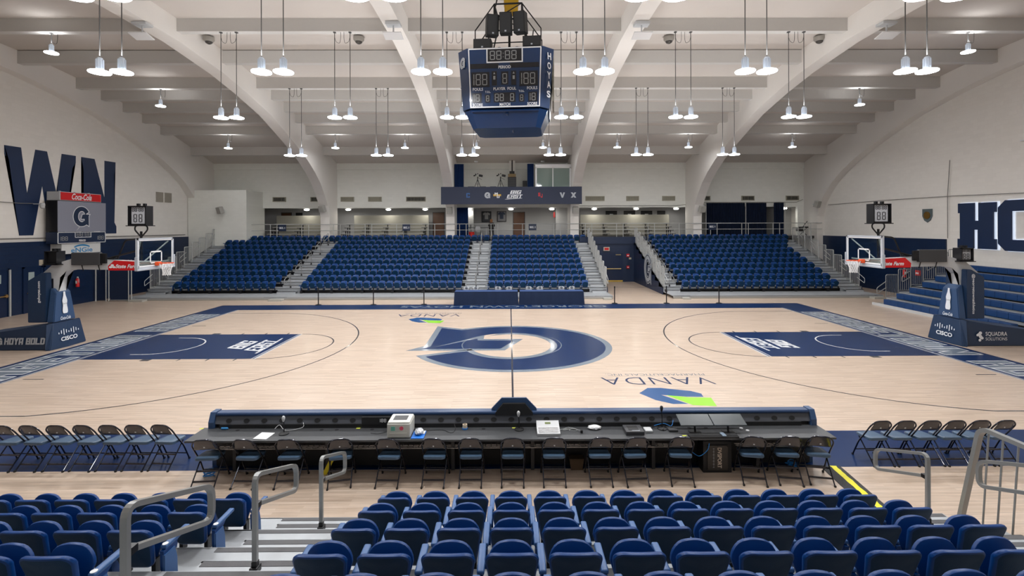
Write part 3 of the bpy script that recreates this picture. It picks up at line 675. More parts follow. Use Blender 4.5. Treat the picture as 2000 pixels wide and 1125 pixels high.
sbtext('PERIOD', .42, .10, 0, .35); sbtext('FOULS', .35, .10, -.92, -.375); sbtext('FOULS', .35, .10, .93, -.375); sbtext('PLAYER  FOUL', .78, .10, 0, -.375)
sbtext('T.O.L.', .19, .07, -.58, -.47); sbtext('T.O.L.', .19, .07, .57, -.47); sbtext('SCORE', .34, .10, -.93, -.90); sbtext('MATCH', .36, .10, 0, -.90); sbtext('SCORE', .34, .10, .93, -.90)
# chamfer panels: HOYAS at right, G at left
rt = Vector((.36*.9, .36*.9, 0)).normalized(); c = Vector((1.425, -1.235, 1.65)); up = Vector((-.04, .04, 1))
for i, ch in enumerate('HOYAS'):
    me = text_mesh(ch, .17, .24, bold=.03); place('side_letter', me, LETW, Vector((1.445, -1.25, 2.32-i*.32))+Vector((.13-.02*i, -.035+.01*i, 0))*.35+Vector((.02, -.02, 0)), rt, up, SB, world=False)
rl = Vector((1, -1, 0)).normalized()
for mm, g, dz in ((LETW, .008, .0), (SBLUE2, 0, .004)):
    me = G_mesh(.30, .36, g); place('side_emblem', me, mm if g else LETG, Vector((-1.475-dz, -1.275-dz, 2.18)), rl, Vector((.04, .04, 1)), SB, world=False)
b = NB(); box(b, 1.60, 1.66, -.9, .9, .9, 2.4); obj('side_banner', b, mat('side_banner', (.3, .28, .22), .4, var=.9, vscale=5), SB)
# truss, speakers and hoist above
TR = thing('lighting_truss', 'black tube truss above the scoreboard carrying loudspeakers', 'truss', (-.05, -.1, 10.43), R(-5.5))
b = NB()
z1, z2 = 1.9, 1.35
sq = [(-.62, -.62), (.62, -.62), (.62, .62), (-.62, .62)]
for zz, k in ((z1, .8), (z2, .8)):
    for i in range(4):
        a, c = sq[i], sq[(i+1) % 4]; tube(b, [(a[0]*k, a[1]*k, zz), (c[0]*k, c[1]*k, zz)], .03, 6)
for i in range(4):
    a, c = sq[i], sq[(i+1) % 4]
    tube(b, [(a[0]*.8, a[1]*.8, z1), (a[0]*.8, a[1]*.8, z2)], .03, 6); tube(b, [(a[0]*.8, a[1]*.8, z2), (c[0]*.8, c[1]*.8, z1)], .02, 6)
    tube(b, [(a[0]*.8, a[1]*.8, z2), (a[0]*1.35, a[1]*1.2, .05)], .028, 6); tube(b, [(a[0]*.8, a[1]*.8, z1), (a[0]*1.9, a[1]*.9, .95)], .022, 6)
    tube(b, [(a[0]*1.9, a[1]*.9, .95), (a[0]*1.9, a[1]*.9, .5)], .02, 6); tube(b, [(a[0]*1.15, a[1]*1.05, .45), (c[0]*1.15, c[1]*1.05, .45)], .02, 6)
tube(b, [(0, 0, .0), (0, 0, 1.2)], .045, 8); tube(b, [(.9, -.4, .95), (.85, -.4, .5)], .02, 6)
obj('truss_frame', b, BLACKM, TR)
b = NB()
for x in (-.5, .55): lathe(b, [(.28, .02), (.22, .2), (.06, .3)], (x*.6, -.6, 0), n=14)
obj('horn', b, BLACK, TR)
b = NB(); tube(b, [(-.49, -.2, 1.95), (-.36, -.2, 2.5)], .025, 6); obj('rigging_cable', b, BLACK, TR)
SPK = [(-.52, -.90, .95, 18, 0), (-.03, -.96, .98, 0, 0), (.47, -.90, 1.02, -14, 0)]
def speaker(loc, w_, d, h, rz, lb, tilt=0, group='loudspeakers hung on the truss'):
    t = thing('loudspeaker', lb, 'speaker', loc, R(rz), group)
    Mt = Matrix.Rotation(R(tilt), 4, 'X')
    b = NB(); box(b, -w_/2, w_/2, -d/2+.02, d/2, -h/2, h/2, .02, M=Mt); obj('cabinet', b, BLACK, t)
    b = NB(); box(b, -w_/2+.03, w_/2-.03, -d/2, -d/2+.02, -h/2+.03, h/2-.03, .008, M=Mt); obj('grille', b, mat('speaker_grille', (.022, .023, .025), .6, bump=.4, vscale=120), t)
    b = NB(); box(b, -.03, .03, -d/2-.006, -d/2, -h/2+.06, -h/2+.11, M=Mt); obj('badge', b, LETG, t)
    return t
wr = Matrix.Translation(TR.location) @ Matrix.Rotation(R(-5.5), 4, 'Z')
for (x, y, z, rz, tl), lb in zip(SPK, ('tall black loudspeaker, left of three on the truss', 'tall black loudspeaker, middle of three on the truss', 'tall black loudspeaker, right of three on the truss')):
    speaker(tuple(wr @ Vector((x, y, z))), .42, .40, .72, rz-5.5, lb, 8)
for x, z, lb in ((-.82, .2, 'wide black loudspeaker standing on the left of the scoreboard top'), (.88, .24, 'wide black loudspeaker standing on the right of the scoreboard top')):
    speaker(tuple(wr @ Vector((x, -1.06, z))), .62, .45, .38, -5.5, lb, 0)
H = thing('chain_hoist', 'yellow chain hoist above the scoreboard truss', 'hoist', (.02, .02, 12.42))
b = NB(); box(b, -.27, .27, -.2, .2, .12, .55, .03); box(b, -.25, .25, -.18, .18, -.2, .1, .03); obj('housing', b, HOISTY, H)
b = NB(); box(b, -.13, .13, -.21, -.2, .26, .33); obj('name_plate', b, BLACK, H)
b = NB(); tube(b, [(0, 0, .55), (0, 0, 1.15)], .03, 8); tube(b, [(0, 0, -.2), (0, 0, -.32)], .025, 6); obj('hook', b, DGREY, H)
# ------------------------------------------------------------------ grandstands and seats
def DK(k): return .18+.305*k                      # deck heights
FARN = lambda k: 10.85 if k == 0 else 12.645+.8*(k-1)     # nose of each far deck
NEARN = lambda k: -10.86 if k == 0 else -11.615-.8*(k-1)  # nose of each near deck
def grandstand(t, x0, x1, K, nose, sgn, aisles, closeL=False, closeR=False):
    """decks, risers and aisle steps; sgn=+1 rises towards +y"""
    for k in range(K+1):
        y0 = nose(k); y1 = nose(k+1)+sgn*.03 if k < K else y0+sgn*.58
        b = NB(); h = DK(k)
        box(b, x0, x1, min(y0, y1), max(y0, y1), h-.035, h, m=0)
        box(b, x0, x1, *sorted((y0, y0+sgn*.035)), h-.10, h, .008, m=1)
        for a, c in aisles:
            box(b, a+.02, c-.02, *sorted((y0+sgn*.012, y0+sgn*.085)), h, h+.004, m=2)
            if k: box(b, a, c, *sorted((y0+sgn*.02, y0+sgn*.05)), h-.305, h-.09, m=0)
        obj('deck', b, [ALUD, ALU, STRIP], t, world=True)
        b = NB()
        if k: 
            box(b, x0+.05, x1-.05, *sorted((y0+sgn*.05, y0+sgn*.10)), h-.19, h-.10); 
            if k == 1:
                n_ = int((x1-x0)/1.9)
                for i in range(n_+1):
                    x = x0+.15+(x1-x0-.3)*i/n_; box(b, x-.08, x+.08, *sorted((y0-sgn*.12, y0+sgn*.25)), h-.30, h-.15)
                box(b, x0+.05, x1-.05, *sorted((y0+sgn*.2, y0+sgn*.22)), 0.16, h-.1)
            else: box(b, x0+.02, x1-.02, *sorted((y0+sgn*.12, y0+sgn*.14)), h-.30, h-.10)
        else: box(b, x0+.02, x1-.02, *sorted((y0+sgn*.03, y0+sgn*.05)), 0.0, h-.035)
        obj('understructure', b, BLACKM if k else mat('kick_panel_cream', (.40, .39, .35), .5), t, world=True)
    MS = [ALUD, ALU, STRIP, mat('kick_panel_cream', (.40, .39, .35), .5)]
    for a, c in aisles:
        for k in range(1, K+1):
            b = NB(); y0 = nose(k); hh = DK(k)-.155
            box(b, a+.12, c-.12, *sorted((y0, y0-sgn*.36)), hh-.03, hh, m=0); box(b, a+.12, c-.12, *sorted((y0-sgn*.33, y0-sgn*.36)), DK(k-1), hh, m=1)
            box(b, a+.14, c-.14, *sorted((y0-sgn*.275, y0-sgn*.35)), hh, hh+.004, m=2)
            obj('aisle_step', b, MS, t, world=True)
        if sgn < 0: continue
        b = NB(); box(b, a+.5, c-.15, *sorted((nose(0)-sgn*.42, nose(0)-sgn*.005)), 0, .10, m=3); obj('aisle_step', b, MS, t, world=True)
GS1 = thing('grandstand', 'aluminium telescopic grandstand across the far side, left of the passage', 'grandstand', (-8.2, 15, 0), group='far grandstands')
grandstand(GS1, -22.9, 6.1, 10, FARN, 1, [(-22.85, -21.4), (-14.72, -13.3), (-2.95, -1.5), (5.0, 6.1)])
GS2 = thing('grandstand', 'aluminium telescopic grandstand across the far side, right of the passage', 'grandstand', (16, 15, 0), group='far grandstands')
grandstand(GS2, 9.7, 22.3, 10, FARN, 1, [(9.7, 10.75), (20.95, 22.3)])
GN_ = thing('grandstand', 'near aluminium grandstand with stairs, cut by the bottom edge of the photo', 'grandstand', (-2, -16, 0))
grandstand(GN_, -9.5, 6.2, 9, NEARN, -1, [(-3.36, -1.86), (4.75, 6.2)])
# closed side of the passage: stepped navy panels
def side_panel(t, x, lb=None):
    b = NB(); pts = [(12.66, 0)]
    for k in range(1, 11): pts += [(FARN(k)+.02, DK(k)-.06), (FARN(k+1)+.02, DK(k)-.06)]
    pts = [p for p in pts if p[0] < 20.4]+[(20.4, DK(10)-.06), (20.4, 0)]
    prism(b, pts, 0, x-.02, x+.02); bmesh.ops.triangulate(b, faces=b.faces[:]); return obj('side_panel', b, NAVYPANEL, t, world=True)
side_panel(GS2, 9.66); side_panel(GS1, 6.14); side_panel(GS1, -22.94); side_panel(GS2, 22.34)
for mm, g, dx in ((LETG, .05, 0), (NAVYPANEL, -.03, .006), (LETG, -.09, .012)):
    me = G_mesh(1.75, 1.95, g); place('side_emblem', me, mm, (9.63-dx, 15.9, 1.35), (0, -1, 0), (0, 0, 1), GS2)
# --- the tip-up seat: x across, y forward, origin on the row's foot level, folded pan at y = 0
def backshape(): return rrect(.168, .212, .495, .925, .06, .075, crown=.012)
def panshape(): return rrect(.15, .195, .50, .815, .06, .10, crown=.06)
def seat_parts(right=True, left=False, hi=True):
    out = {}
    b = NB(); o = backshape()
    pad(b, o, .05, .022, y0=0, bend=lambda x, z: -.09-.12*(z-.45)/.47-.03*((z-.45)/.47)**4+.54*x*x, m=1, mf=0)
    # stiffening lip on the rear face
    out['backrest'] = (b, [SEATD, SEATB])
    b = NB(); pad(b, panshape(), .038, .014, y0=0, bend=lambda x, z: -.03+.05*(z-.5)/.4+.5*x*x*.6, mb=1); out['seat_pan'] = (b, [SEATB, SEATD])
    return out
def arm_bm(b, x):
    box(b, x-.031, x+.031, -.10, .25, .66, .70, .014, m=0, seg=3)
    prism(b, [(-.12, .66), (.10, .66), (.02, .60), (.0, .44), (-.03, .36), (-.10, .36), (-.115, .5)], 0, x-.018, x+.018, m=1)
def make_seat(arms, disc=False):
    t = thing('stadium_seat', 'x', 'seat')
    p = seat_parts()
    for k in ('backrest', 'seat_pan'): obj(k, p[k][0], p[k][1], t, smooth=True)
    for a in arms:
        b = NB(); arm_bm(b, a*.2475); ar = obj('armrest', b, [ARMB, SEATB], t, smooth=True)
        if disc:
            b = NB(); lathe(b, [(.026, 0), (.026, .004)], (a*.2475, -.07, .70), 14); obj('number_disc', b, WHITE, ar, label='white seat number disc')
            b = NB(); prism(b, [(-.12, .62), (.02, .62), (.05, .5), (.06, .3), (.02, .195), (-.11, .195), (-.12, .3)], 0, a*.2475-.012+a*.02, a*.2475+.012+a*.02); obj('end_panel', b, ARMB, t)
    for q in (-.16, .12): b = NB(); box(b, q, q+.04, -.08, .0, .40, .55); obj('bracket', b, BLACKM, t)
    return t
def far_mesh():
    b = NB()
    pad(b, rrect(.178, .212, .495, .925, .05, .085, n=2, crown=.012), .05, .02, bend=lambda x, z: -.09-.12*(z-.45)/.47-.05*((z-.45)/.47)**4+.54*x*x, m=0)
    pad(b, rrect(.15, .195, .50, .80, .06, .10, n=2, crown=.055), .04, .014, bend=lambda x, z: -.05+.08*(z-.5)/.4+.3*x*x, m=0, mb=3)
    for x in (.2425,):
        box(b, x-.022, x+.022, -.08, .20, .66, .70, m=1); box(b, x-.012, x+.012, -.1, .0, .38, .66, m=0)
    box(b, -.205, -.17, -.10, -.03, .36, .5, m=2); box(b, .19, .225, -.10, -.03, .36, .5, m=2)
    bmesh.ops.recalc_face_normals(b, faces=b.faces[:])
    me = bpy.data.meshes.new('stadium_seat'); b.to_mesh(me); b.free()
    for m in (SEATB, mat('seat_arm_far_glint_blue', (.05, .12, .28), .35), BLACKM, SEATD): me.materials.append(m)  # far arms coloured lighter, standing in for the glint on their ends
    me.polygons.foreach_set('use_smooth', [True]*len(me.polygons))
    try: me.set_sharp_from_angle(angle=R(42))
    except Exception: pass
    return me
ORD = ['first', 'second', 'third', 'fourth', 'fifth', 'sixth', 'seventh', 'eighth', 'ninth', 'tenth', '11th', '12th', '13th', '14th', '15th', '16th', '17th', '18th', '19th', '20th', '21st', '22nd']
rows_n = ['front row', 'second row', 'third row', 'fourth row', 'hindmost visible row']
pr_mid, pr_first, pr_end = make_seat((1,)), make_seat((1, -1)), make_seat((1,), True)
first = {'m': True, 'f': True, 'e': True}
def put_seat(key, proto, loc, rz, lb, grp):
    t = proto if first[key] else copy_tree(proto); first[key] = False
    t.location = loc; t.rotation_euler = (0, 0, rz); t['label'] = lb; t['group'] = grp
for k in range(5):
    y, z = -11.47-.8*k, .305*k
    for i in range(13 if k < 3 else 12 if k == 3 else 11):
        x = -1.56+.4985*i
        put_seat('f' if i == 0 else 'm', pr_first if i == 0 else pr_mid, (x, y, z), 0, 'blue tip-up seat, near centre block, %s, %s from the stairs' % (rows_n[k], ORD[i]), 'seats in the near centre block')
    for i in range((8, 6, 5, 3, 0)[k]):
        x = -3.66-.4985*i
        put_seat('e' if i == 0 else 'm', pr_end if i == 0 else pr_mid, (x, y, z), 0, 'blue tip-up seat, near left block, %s, %s from the stairs' % (rows_n[k], ORD[i]), 'seats in the near left block')
# far seats
FM = far_mesh()
SECT = [('far left block', -21.22, -14.78, 13), ('far second block', -13.2, -3.05, 21), ('far third block', -1.42, 4.95, 13), ('far right block', 10.82, 20.82, 20)]
fr_n = ['front row', 'second row up', 'third row up']
stuff = []
for k in range(10):
    y, z = 12.5+.8*k, .305*k
    for sn, xa, xb, cnt in SECT:
        p = (xb-xa)/cnt; xs = [xa+p*(i+.5) for i in range(cnt)]
        if k == 9:
            xs += {'far left block': [xa-p*.5, xa-p*1.5], 'far second block': [xa-p*.5, xa-p*1.5, xa-p*2.5, xb+p*.5, xb+p*1.5, xb+p*2.5], 'far third block': [xb+p*.5, xb+p*1.5], 'far right block': [xb+p*.5, xb+p*1.5]}[sn]
        if k == 8 and sn in ('far left block',): xs += [xa-p*.5]
        if k == 8 and sn == 'far right block': xs += [xb+p*.5]
        for i, x in enumerate(xs):
            if k < 3:
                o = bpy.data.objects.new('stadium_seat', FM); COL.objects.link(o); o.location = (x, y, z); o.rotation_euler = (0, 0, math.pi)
                tag(o, 'blue folded seat, %s, %s, %s from left' % (sn, fr_n[k], ORD[i]), 'seat', 'seats in the front rows of the far stand')
            else: stuff.append((x, y, z))
b = NB()
src = NB(); src.from_mesh(FM); rot = Matrix.Rotation(math.pi, 4, 'Z')
src.transform(rot); tmp = bpy.data.meshes.new('tmp'); src.to_mesh(tmp)
for p in stuff:
    n0 = len(b.verts); b.from_mesh(tmp); b.verts.ensure_lookup_table()
    for v in b.verts[n0:]: v.co += Vector(p)
me = bpy.data.meshes.new('stadium_seats'); b.to_mesh(me); b.free(); src.free()
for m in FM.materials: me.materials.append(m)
me.polygons.foreach_set('use_smooth', [True]*len(me.polygons))
try: me.set_sharp_from_angle(angle=R(42))
except Exception: pass
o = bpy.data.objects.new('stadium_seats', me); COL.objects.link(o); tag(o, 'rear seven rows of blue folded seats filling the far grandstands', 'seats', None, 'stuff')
# --- rails ----------------------------------------------------------------------
def p_rail(t_len=1.0, sgn=1, th=.022, hh=1.0):
    """bent aisle handrail: post plus loop leaning down towards sgn*y"""
    t = thing('aisle_handrail', 'x', 'handrail')
    b = NB(); L_ = t_len
    loop = fillet([(0, 0, .06), (0, 0, hh), (0, sgn*L_*.92, hh-.36*L_), (0, sgn*L_*.92, hh-.36*L_-.30), (0, sgn*.06, hh-.32)], .11, 6)
    tube(b, loop, th, 8, sq=.8 if th > .02 else False)
    obj('rail_tube', b, RAILM, t, smooth=False)
    b = NB(); box(b, -.04, .04, -.05, .05, 0, .07, .01); box(b, -.028, .028, -.028, .028, .06, .12, .006); obj('base_bracket', b, BLACKM, t)
    b = NB(); box(b, -.024, .024, *sorted((sgn*.02, sgn*.08)), hh-.345, hh-.295); obj('joint_sleeve', b, BLACKM, t)
    return t
def rail_at(p, loc, lb, grp, new=True):
    t = copy_tree(p) if new else p; t.location = loc; t['label'] = lb; t['group'] = grp; return t
PN = p_rail(1.0, 1, .0235, .97)
GR = 'thick grey handrails on the near stand'
rail_at(PN, (-2.62, -14.62, DK(4)+.16), 'thick grey handrail loop nearest the camera at lower left', GR, False)
rail_at(PN, (-2.60, -13.04, DK(2)+.16), 'thick grey handrail loop, middle one on the near stairs', GR)
rail_at(PN, (-2.58, -11.42, DK(0)+.16), 'thick grey handrail loop closest to the court on the near left stairs', GR)
rail_at(PN, (5.50, -11.42, DK(0)+.16), 'thick grey handrail loop at right beside the front row end', GR)
rail_at(PN, (5.50, -13.04, DK(2)+.16), 'thick grey handrail loop cut by the right edge of the photo', GR)
PF = p_rail(.95, -1, .020, .95)
GF = 'thin handrails in the far aisles'
new = False
for x, an, ks in ((-14.0, 'left aisle', (1, 3, 5, 7, 9)), (-2.2, 'middle aisle', (1, 3, 5, 7, 9)), (10.15, 'aisle beside the passage', (1, 3, 5, 7, 9))):
    for k, nn in zip(ks, ('lowest', 'second', 'third', 'fourth', 'topmost')):
        rail_at(PF, (x, FARN(k)+.25, DK(k)+.004), '%s thin bent handrail in the far stand %s' % (nn, an), GF, new); new = True
def guard_bm(b, x, y0, y1, z0, z1, r=.022, step=.11, lean=0):
    tube(b, fillet([(x, y0, z0), (x, y0+lean, z1), (x, y1+lean, z1), (x, y1, z0)], .08, 4)+[(x, y0, z0+.001)], r, 6)
    tube(b, [(x, y0, z0+.07), (x, y1, z0+.07)], r*.8, 6)
    k = int(abs(y1-y0)/step)
    for i in range(1, k):
        y = y0+(y1-y0)*i/k; tube(b, [(x, y, z0+.07), (x, y+lean, z1)], .012, 5)
def guards(t, x, lo, hi, loopx):
    for k in range(lo, hi+1):
        b = NB(); y = FARN(k); guard_bm(b, x, y+.01, y+.785, DK(k)+.01, DK(k)+1.27, r=.027, lean=.0)
        if k % 2 == 1: tube(b, fillet([(x+loopx, y+.1, DK(k)+.9), (x+loopx, y-.55, DK(k)+.55), (x+loopx, y-.55, DK(k)+.25), (x+loopx, y+.1, DK(k)+.55)], .08, 4), .018, 6)
        obj('guard_panel', b, PIPEW, t, world=True)
guards(GS1, -22.72, 1, 9, .06); guards(GS1, 6.06, 1, 9, .0); guards(GS2, 9.74, 1, 9, 0); guards(GS2, 22.15, 1, 9, -.06)
b = NB(); box(b, -22.6, -22.5, 20.2, 20.4, 3.5, 4.9); b.free()
b = NB(); guard_bm(b, 6.12, -11.3, -14.5, .2, 1.62, r=.030, step=.17, lean=-.0)
GP = thing('guard_rail', 'tall grey guard rail with vertical bars at the right edge', 'railing', (6.12, -12.5, .0))
b2 = NB(); tube(b2, fillet([(6.35, -10.95, .02), (6.35, -11.28, 1.60), (6.35, -14.5, 1.60), (6.35, -14.5, .2)], .14, 6), .035, 8, sq=.8)
obj('frame', b2, RAILM, GP, world=True); b.free(); b = NB()
for i in range(1, 16):
    y = -11.1-.19*i; tube(b, [(6.35, y+.2 if i < 1 else y, .05), (6.35, y-.1, 1.58)], .012, 6)
obj('bars', b, RAILM, GP, world=True)
# gallery railing ------------------------------------------------------------------
GRAIL = thing('safety_railing', 'long grey pipe railing along the gallery edge above the far stand', 'railing', (2, 20.02, 3.235))
b = NB(); tube(b, [(-20.75, 20.02, 4.55), (24.6, 20.02, 4.55)], .028, 8); obj('top_rail', b, PIPEW, GRAIL, world=True)
b = NB(); tube(b, [(-20.75, 20.02, 4.08), (24.6, 20.02, 4.08)], .022, 8); obj('middle_rail', b, PIPEW, GRAIL, world=True)
x = -20.75; i = 0
while x < 24.7:
    b = NB(); tube(b, [(x, 20.02, 3.235), (x, 20.02, 4.55)], .028, 8); obj('post', b, PIPEW, GRAIL, world=True)
    x += .52 if i % 2 else 1.95; i += 1
for x, s, lb in ((-17.85, '1', 'leftmost'), (-8.15, '2', 'left of the balcony'), (1.75, '3', 'under the balcony'), (15.9, '4', 'in front of the navy curtains')):
    t = thing('section_sign', 'small navy section %s sign hung on the gallery railing, %s' % (s, lb), 'sign', (x, 19.96, 4.0), group='section signs on the railing')
    b = NB(); box(b, x-.3, x+.3, 19.955, 19.985, 4.03, 4.53); obj('board', b, NAVYPANEL, t, world=True)
    me = block_mesh('SEC.', .34, .14, .002); place('lettering', me, LETW, (x-.05, 19.949, 4.28), (1, 0, 0), (0, 0, 1), t)
    me = block_mesh(s, .05, .14, .002) if s != '1' else block_mesh(s, .03, .14, .002); place('lettering', me, LETW, (x+.2, 19.949, 4.28), (1, 0, 0), (0, 0, 1), t)
# ------------------------------------------------------------------ basket units (built facing +x, then turned for the right end)
STEELW = mat('stanchion_white', (.60, .61, .62), .35)
BOARDF = mat('backboard_frame_silver', (.52, .55, .60), .35, metal=.3)
NET = mat('net_white', (.8, .8, .8), .8)
def shot_clock(par, c, s=.74, world=False, lit=True):
    """box timer facing -y; c is the middle of its underside in parent coordinates"""
    x, y, z = c; h = s*1.08
    b = NB(); e = .03
    box(b, x-s/2, x+s/2, y+.02, y+.30, z, z+h, m=0)
    for q in ((x-s/2, x-s/2+e, z, z+h), (x+s/2-e, x+s/2, z, z+h), (x-s/2, x+s/2, z, z+e), (x-s/2, x+s/2, z+h-e, z+h)): box(b, q[0], q[1], y-.06, y+.02, q[2], q[3], m=0)
    box(b, x-s/2-.06, x+s/2+.06, y-.08, y+.32, z-.03, z, m=0)
    for q in (-.2, .15): box(b, x+q*s, x+q*s+.08, y+.1, y+.2, z+h, z+h+.09, m=0)
    o = obj('shot_clock', b, BLACKM, par)
    if not lit: return o
    b = NB(); box(b, x-s*.36, x+s*.36, y+.0, y+.02, z+.06, z+h-.05); obj('clock_face', b, mat('clock_face_grey', (.42, .43, .46), .5), o)
    b = NB(); digits(b, '88:88', x-s*.33, z+h*.70, s*.125, h*.2, y, t=.008, th=.26, gap=.22)
    obj('clock_digits', b, DGREY, o); b = NB()
    digits(b, '88', x-s*.25, z+h*.16, s*.20, h*.42, y, t=.008, th=.22, gap=.45); obj('clock_digits', b, DGREY, o)
    return o
def make_basket(side, lb):
    t = thing('basketball_goal', lb, 'basketball hoop', (side*17.0, 0, 0), group='basketball goals'); L = -side   # L: direction towards the court in world x
    X = lambda d: L*(d)            # local x, d metres towards the court from x = +-17
    def bx(b, d0, d1, y0, y1, z0, z1, bev=0, m=0): box(b, *sorted((X(d0), X(d1))), y0, y1, z0, z1, bev, m)
    # base: padded wedge (seen from the side) and front block
    b = NB(); prism(b, [(X(.49), .0), (X(.49), .92), (X(-.9), .70), (X(-2.4), .50), (X(-2.55), .0)], 1, -.62, .70); bmesh.ops.bevel(b, geom=b.edges[:], offset=.03, segments=2, affect='EDGES'); obj('base_pad', b, NAVYPAD, t)
    b = NB()
    A = [(.50, -.74, 0), (.66, -.68, 0), (.70, .0, 0), (.66, .78, 0), (.50, .84, 0)]; B_ = [(.46, -.64, .93), (.58, -.48, .93), (.62, 0, .93), (.58, .58, .93), (.46, .72, .93)]
    loft(b, [(X(d), y, z) for d, y, z in A], [(X(d), y, z) for d, y, z in B_]); bmesh.ops.bevel(b, geom=b.edges[:], offset=.025, segments=2, affect='EDGES'); obj('front_pad', b, NAVYPAD, t)
    b = NB(); prism(b, [(X(.30), .95), (X(.56), .95), (X(.50), 2.0), (X(.34), 2.16), (X(.28), 2.16)], 1, -.36, .36)
    for v in b.verts:
        k = (v.co.z-.95)/1.2; v.co.y *= 1.22-.45*k
    bmesh.ops.bevel(b, geom=b.edges[:], offset=.02, segments=2, affect='EDGES'); obj('upright_pad', b, NAVYPADL, t)
    b = NB()
    for y0, y1 in ((-.42, -.20), (.20, .42)):
        prism(b, [(X(.26), .95), (X(.26), 2.1), (X(.26), 2.74), (X(.08), 2.74), (X(-.40), 2.45), (X(-.40), .95)], 1, y0, y1)
    bmesh.ops.bevel(b, geom=b.edges[:], offset=.02, segments=2, affect='EDGES'); obj('side_pad', b, NAVYPAD, t)
    # arm
    b = NB()
    arm = [(-.45, 2.42), (-.50, 2.62), (-.05, 3.02), (.62, 3.22), (2.3, 3.17), (3.35, 3.12), (3.35, 2.86), (2.2, 2.82), (.75, 2.84), (.45, 2.78), (.22, 2.55), (.16, 2.0), (-.02, 2.0), (-.02, 2.5), (-.2, 2.55)]
    prism(b, [(X(d+(.30 if d < 2 else 0)), z) for d, z in arm], 1, -.15, .15); bmesh.ops.triangulate(b, faces=b.faces[:]); obj('arm', b, STEELW, t)
    b = NB()
    sg = [(2.30, 2.96), (2.52, 3.16), (3.5, 3.11), (3.5, 2.80), (2.32, 2.80)]
    prism(b, [(X(d), z) for d, z in sg], 1, -.20, -.16); prism(b, [(X(d), z) for d, z in sg], 1, .16, .20); SG = obj('arm_sign', b, RED, t, label='red sponsor sign on the arm')
    rx = (L, 0, 0) if L > 0 else (-L, 0, 0)
    for yy, rr in ((-.203, 1), (.203, -1)):
        me = text_mesh('State Farm', .82, .14, bold=.03, shear=.3); me2 = me
        place('sign_lettering', me, LETW, (X(2.98), yy, 2.95), (rr, 0, 0), (0, 0, 1), SG, world=False)
        b = NB()
        for dx, dz in ((-.06, -.03), (.06, -.03), (0, .04)):
            lp = [(p[0]+X(2.98)-rr*.52+dx*rr, p[1]+2.95+dz) for p in arc((0, 0), .062, 0, 345, 16, .038)]
            b.faces.new([b.verts.new((x, yy, z)) for x, z in lp])
            for v in b.verts: pass
        obj('sign_emblem', b, LETW, SG)
    # dark monitor housing on the arm
    b = NB(); bx(b, 1.05, 2.08, -.30, -.17, 3.00, 3.46, .02); obj('monitor_housing', b, DGREY, t)
    b = NB(); bx(b, 2.08, 2.28, -.28, -.2, 3.06, 3.42); obj('housing_end', b, BLACKM, t)
    for d in (1.3, 1.9):
        b = NB(); tube(b, [(X(d), -.18, 3.1), (X(d+.08), -.16, 2.78)], .015, 6); obj('housing_bracket', b, BLACKM, t)
    # backboard
    bxp = 3.9; y0, y1, z0, z1 = -.915, .915, 2.90, 3.98
    G = NB(); bx(G, bxp-.02, bxp, y0+.05, y1-.05, z0+.05, z1-.05); BB = obj('backboard', G, GLASS, t, label='clear glass backboard')
    b = NB()
    for q in ((y0, y1, z0, z0+.06), (y0, y1, z1-.06, z1), (y0, y0+.06, z0, z1), (y1-.06, y1, z0, z1)): bx(b, bxp-.05, bxp+.015, q[0], q[1], q[2], q[3])
    obj('frame', b, BOARDF, BB)
    b = NB(); 
    for q in ((-.305, .305, 3.05, 3.10), (-.305, .305, 3.45, 3.50), (-.305, -.255, 3.05, 3.5), (.255, .305, 3.05, 3.5)): bx(b, bxp, bxp+.004, q[0], q[1], q[2], q[3])
    for q in ((y0+.06, y1-.06, z0+.06, z0+.10), (y0+.06, y1-.06, z1-.10, z1-.06), (y0+.06, y0+.10, z0+.06, z1-.06), (y1-.10, y1-.06, z0+.06, z1-.06)): bx(b, bxp, bxp+.004, q[0], q[1], q[2], q[3])
    obj('painted_square', b, WHITE, BB)
    b = NB(); 
    for q in ((y0-.04, y0+.0, z0-.03, z0+.42), (y1, y1+.04, z0-.03, z0+.42), (y0-.04, y1+.04, z0-.07, z0)): bx(b, bxp-.06, bxp+.05, q[0], q[1], q[2], q[3], .015)
    obj('edge_padding', b, mat('edge_padding_grey', (.40, .43, .48), .5), BB)
    b = NB(); bx(b, 3.3, 3.86, -.25, .25, 2.88, 3.12); 
    for y in (-.7, .7):
        tube(b, [(X(3.3), y*.3, 3.0), (X(3.85), y, 3.1)], .03, 6); tube(b, [(X(3.3), y*.3, 3.1), (X(3.85), y, 3.85)], .025, 6)
    obj('backboard_bracket', b, STEELW, t)
    # rim and net
    cx = X(bxp+.39); b = NB(); tube(b, [(cx+.229*math.cos(2*math.pi*i/28), .229*math.sin(2*math.pi*i/28), 3.05) for i in range(28)], .011, 8, closed=True)
    bx(b, bxp+.01, bxp+.15, -.09, .09, 2.96, 3.10, .02); bx(b, bxp+.1, bxp+.20, -.05, .05, 3.0, 3.04); RM = obj('rim', b, ORANGE, t, smooth=True)
    b = NB(); n_ = 12; lv = [(.225, 3.04), (.19, 2.95), (.155, 2.86), (.13, 2.77), (.12, 2.68), (.13, 2.60)]
    for k in range(len(lv)-1):
        for i in range(n_):
            a0 = 2*math.pi*(i+.5*(k % 2))/n_
            for d_ in (.5, -.5):
                a1 = a0+2*math.pi*d_/n_
                tube(b, [(cx+lv[k][0]*math.cos(a0), lv[k][0]*math.sin(a0), lv[k][1]), (cx+lv[k+1][0]*math.cos(a1), lv[k+1][0]*math.sin(a1), lv[k+1][1])], .008, 4)
    obj('net', b, NET, RM)
    # mast, brace and shot clocks
    b = NB(); mx = X(3.36)
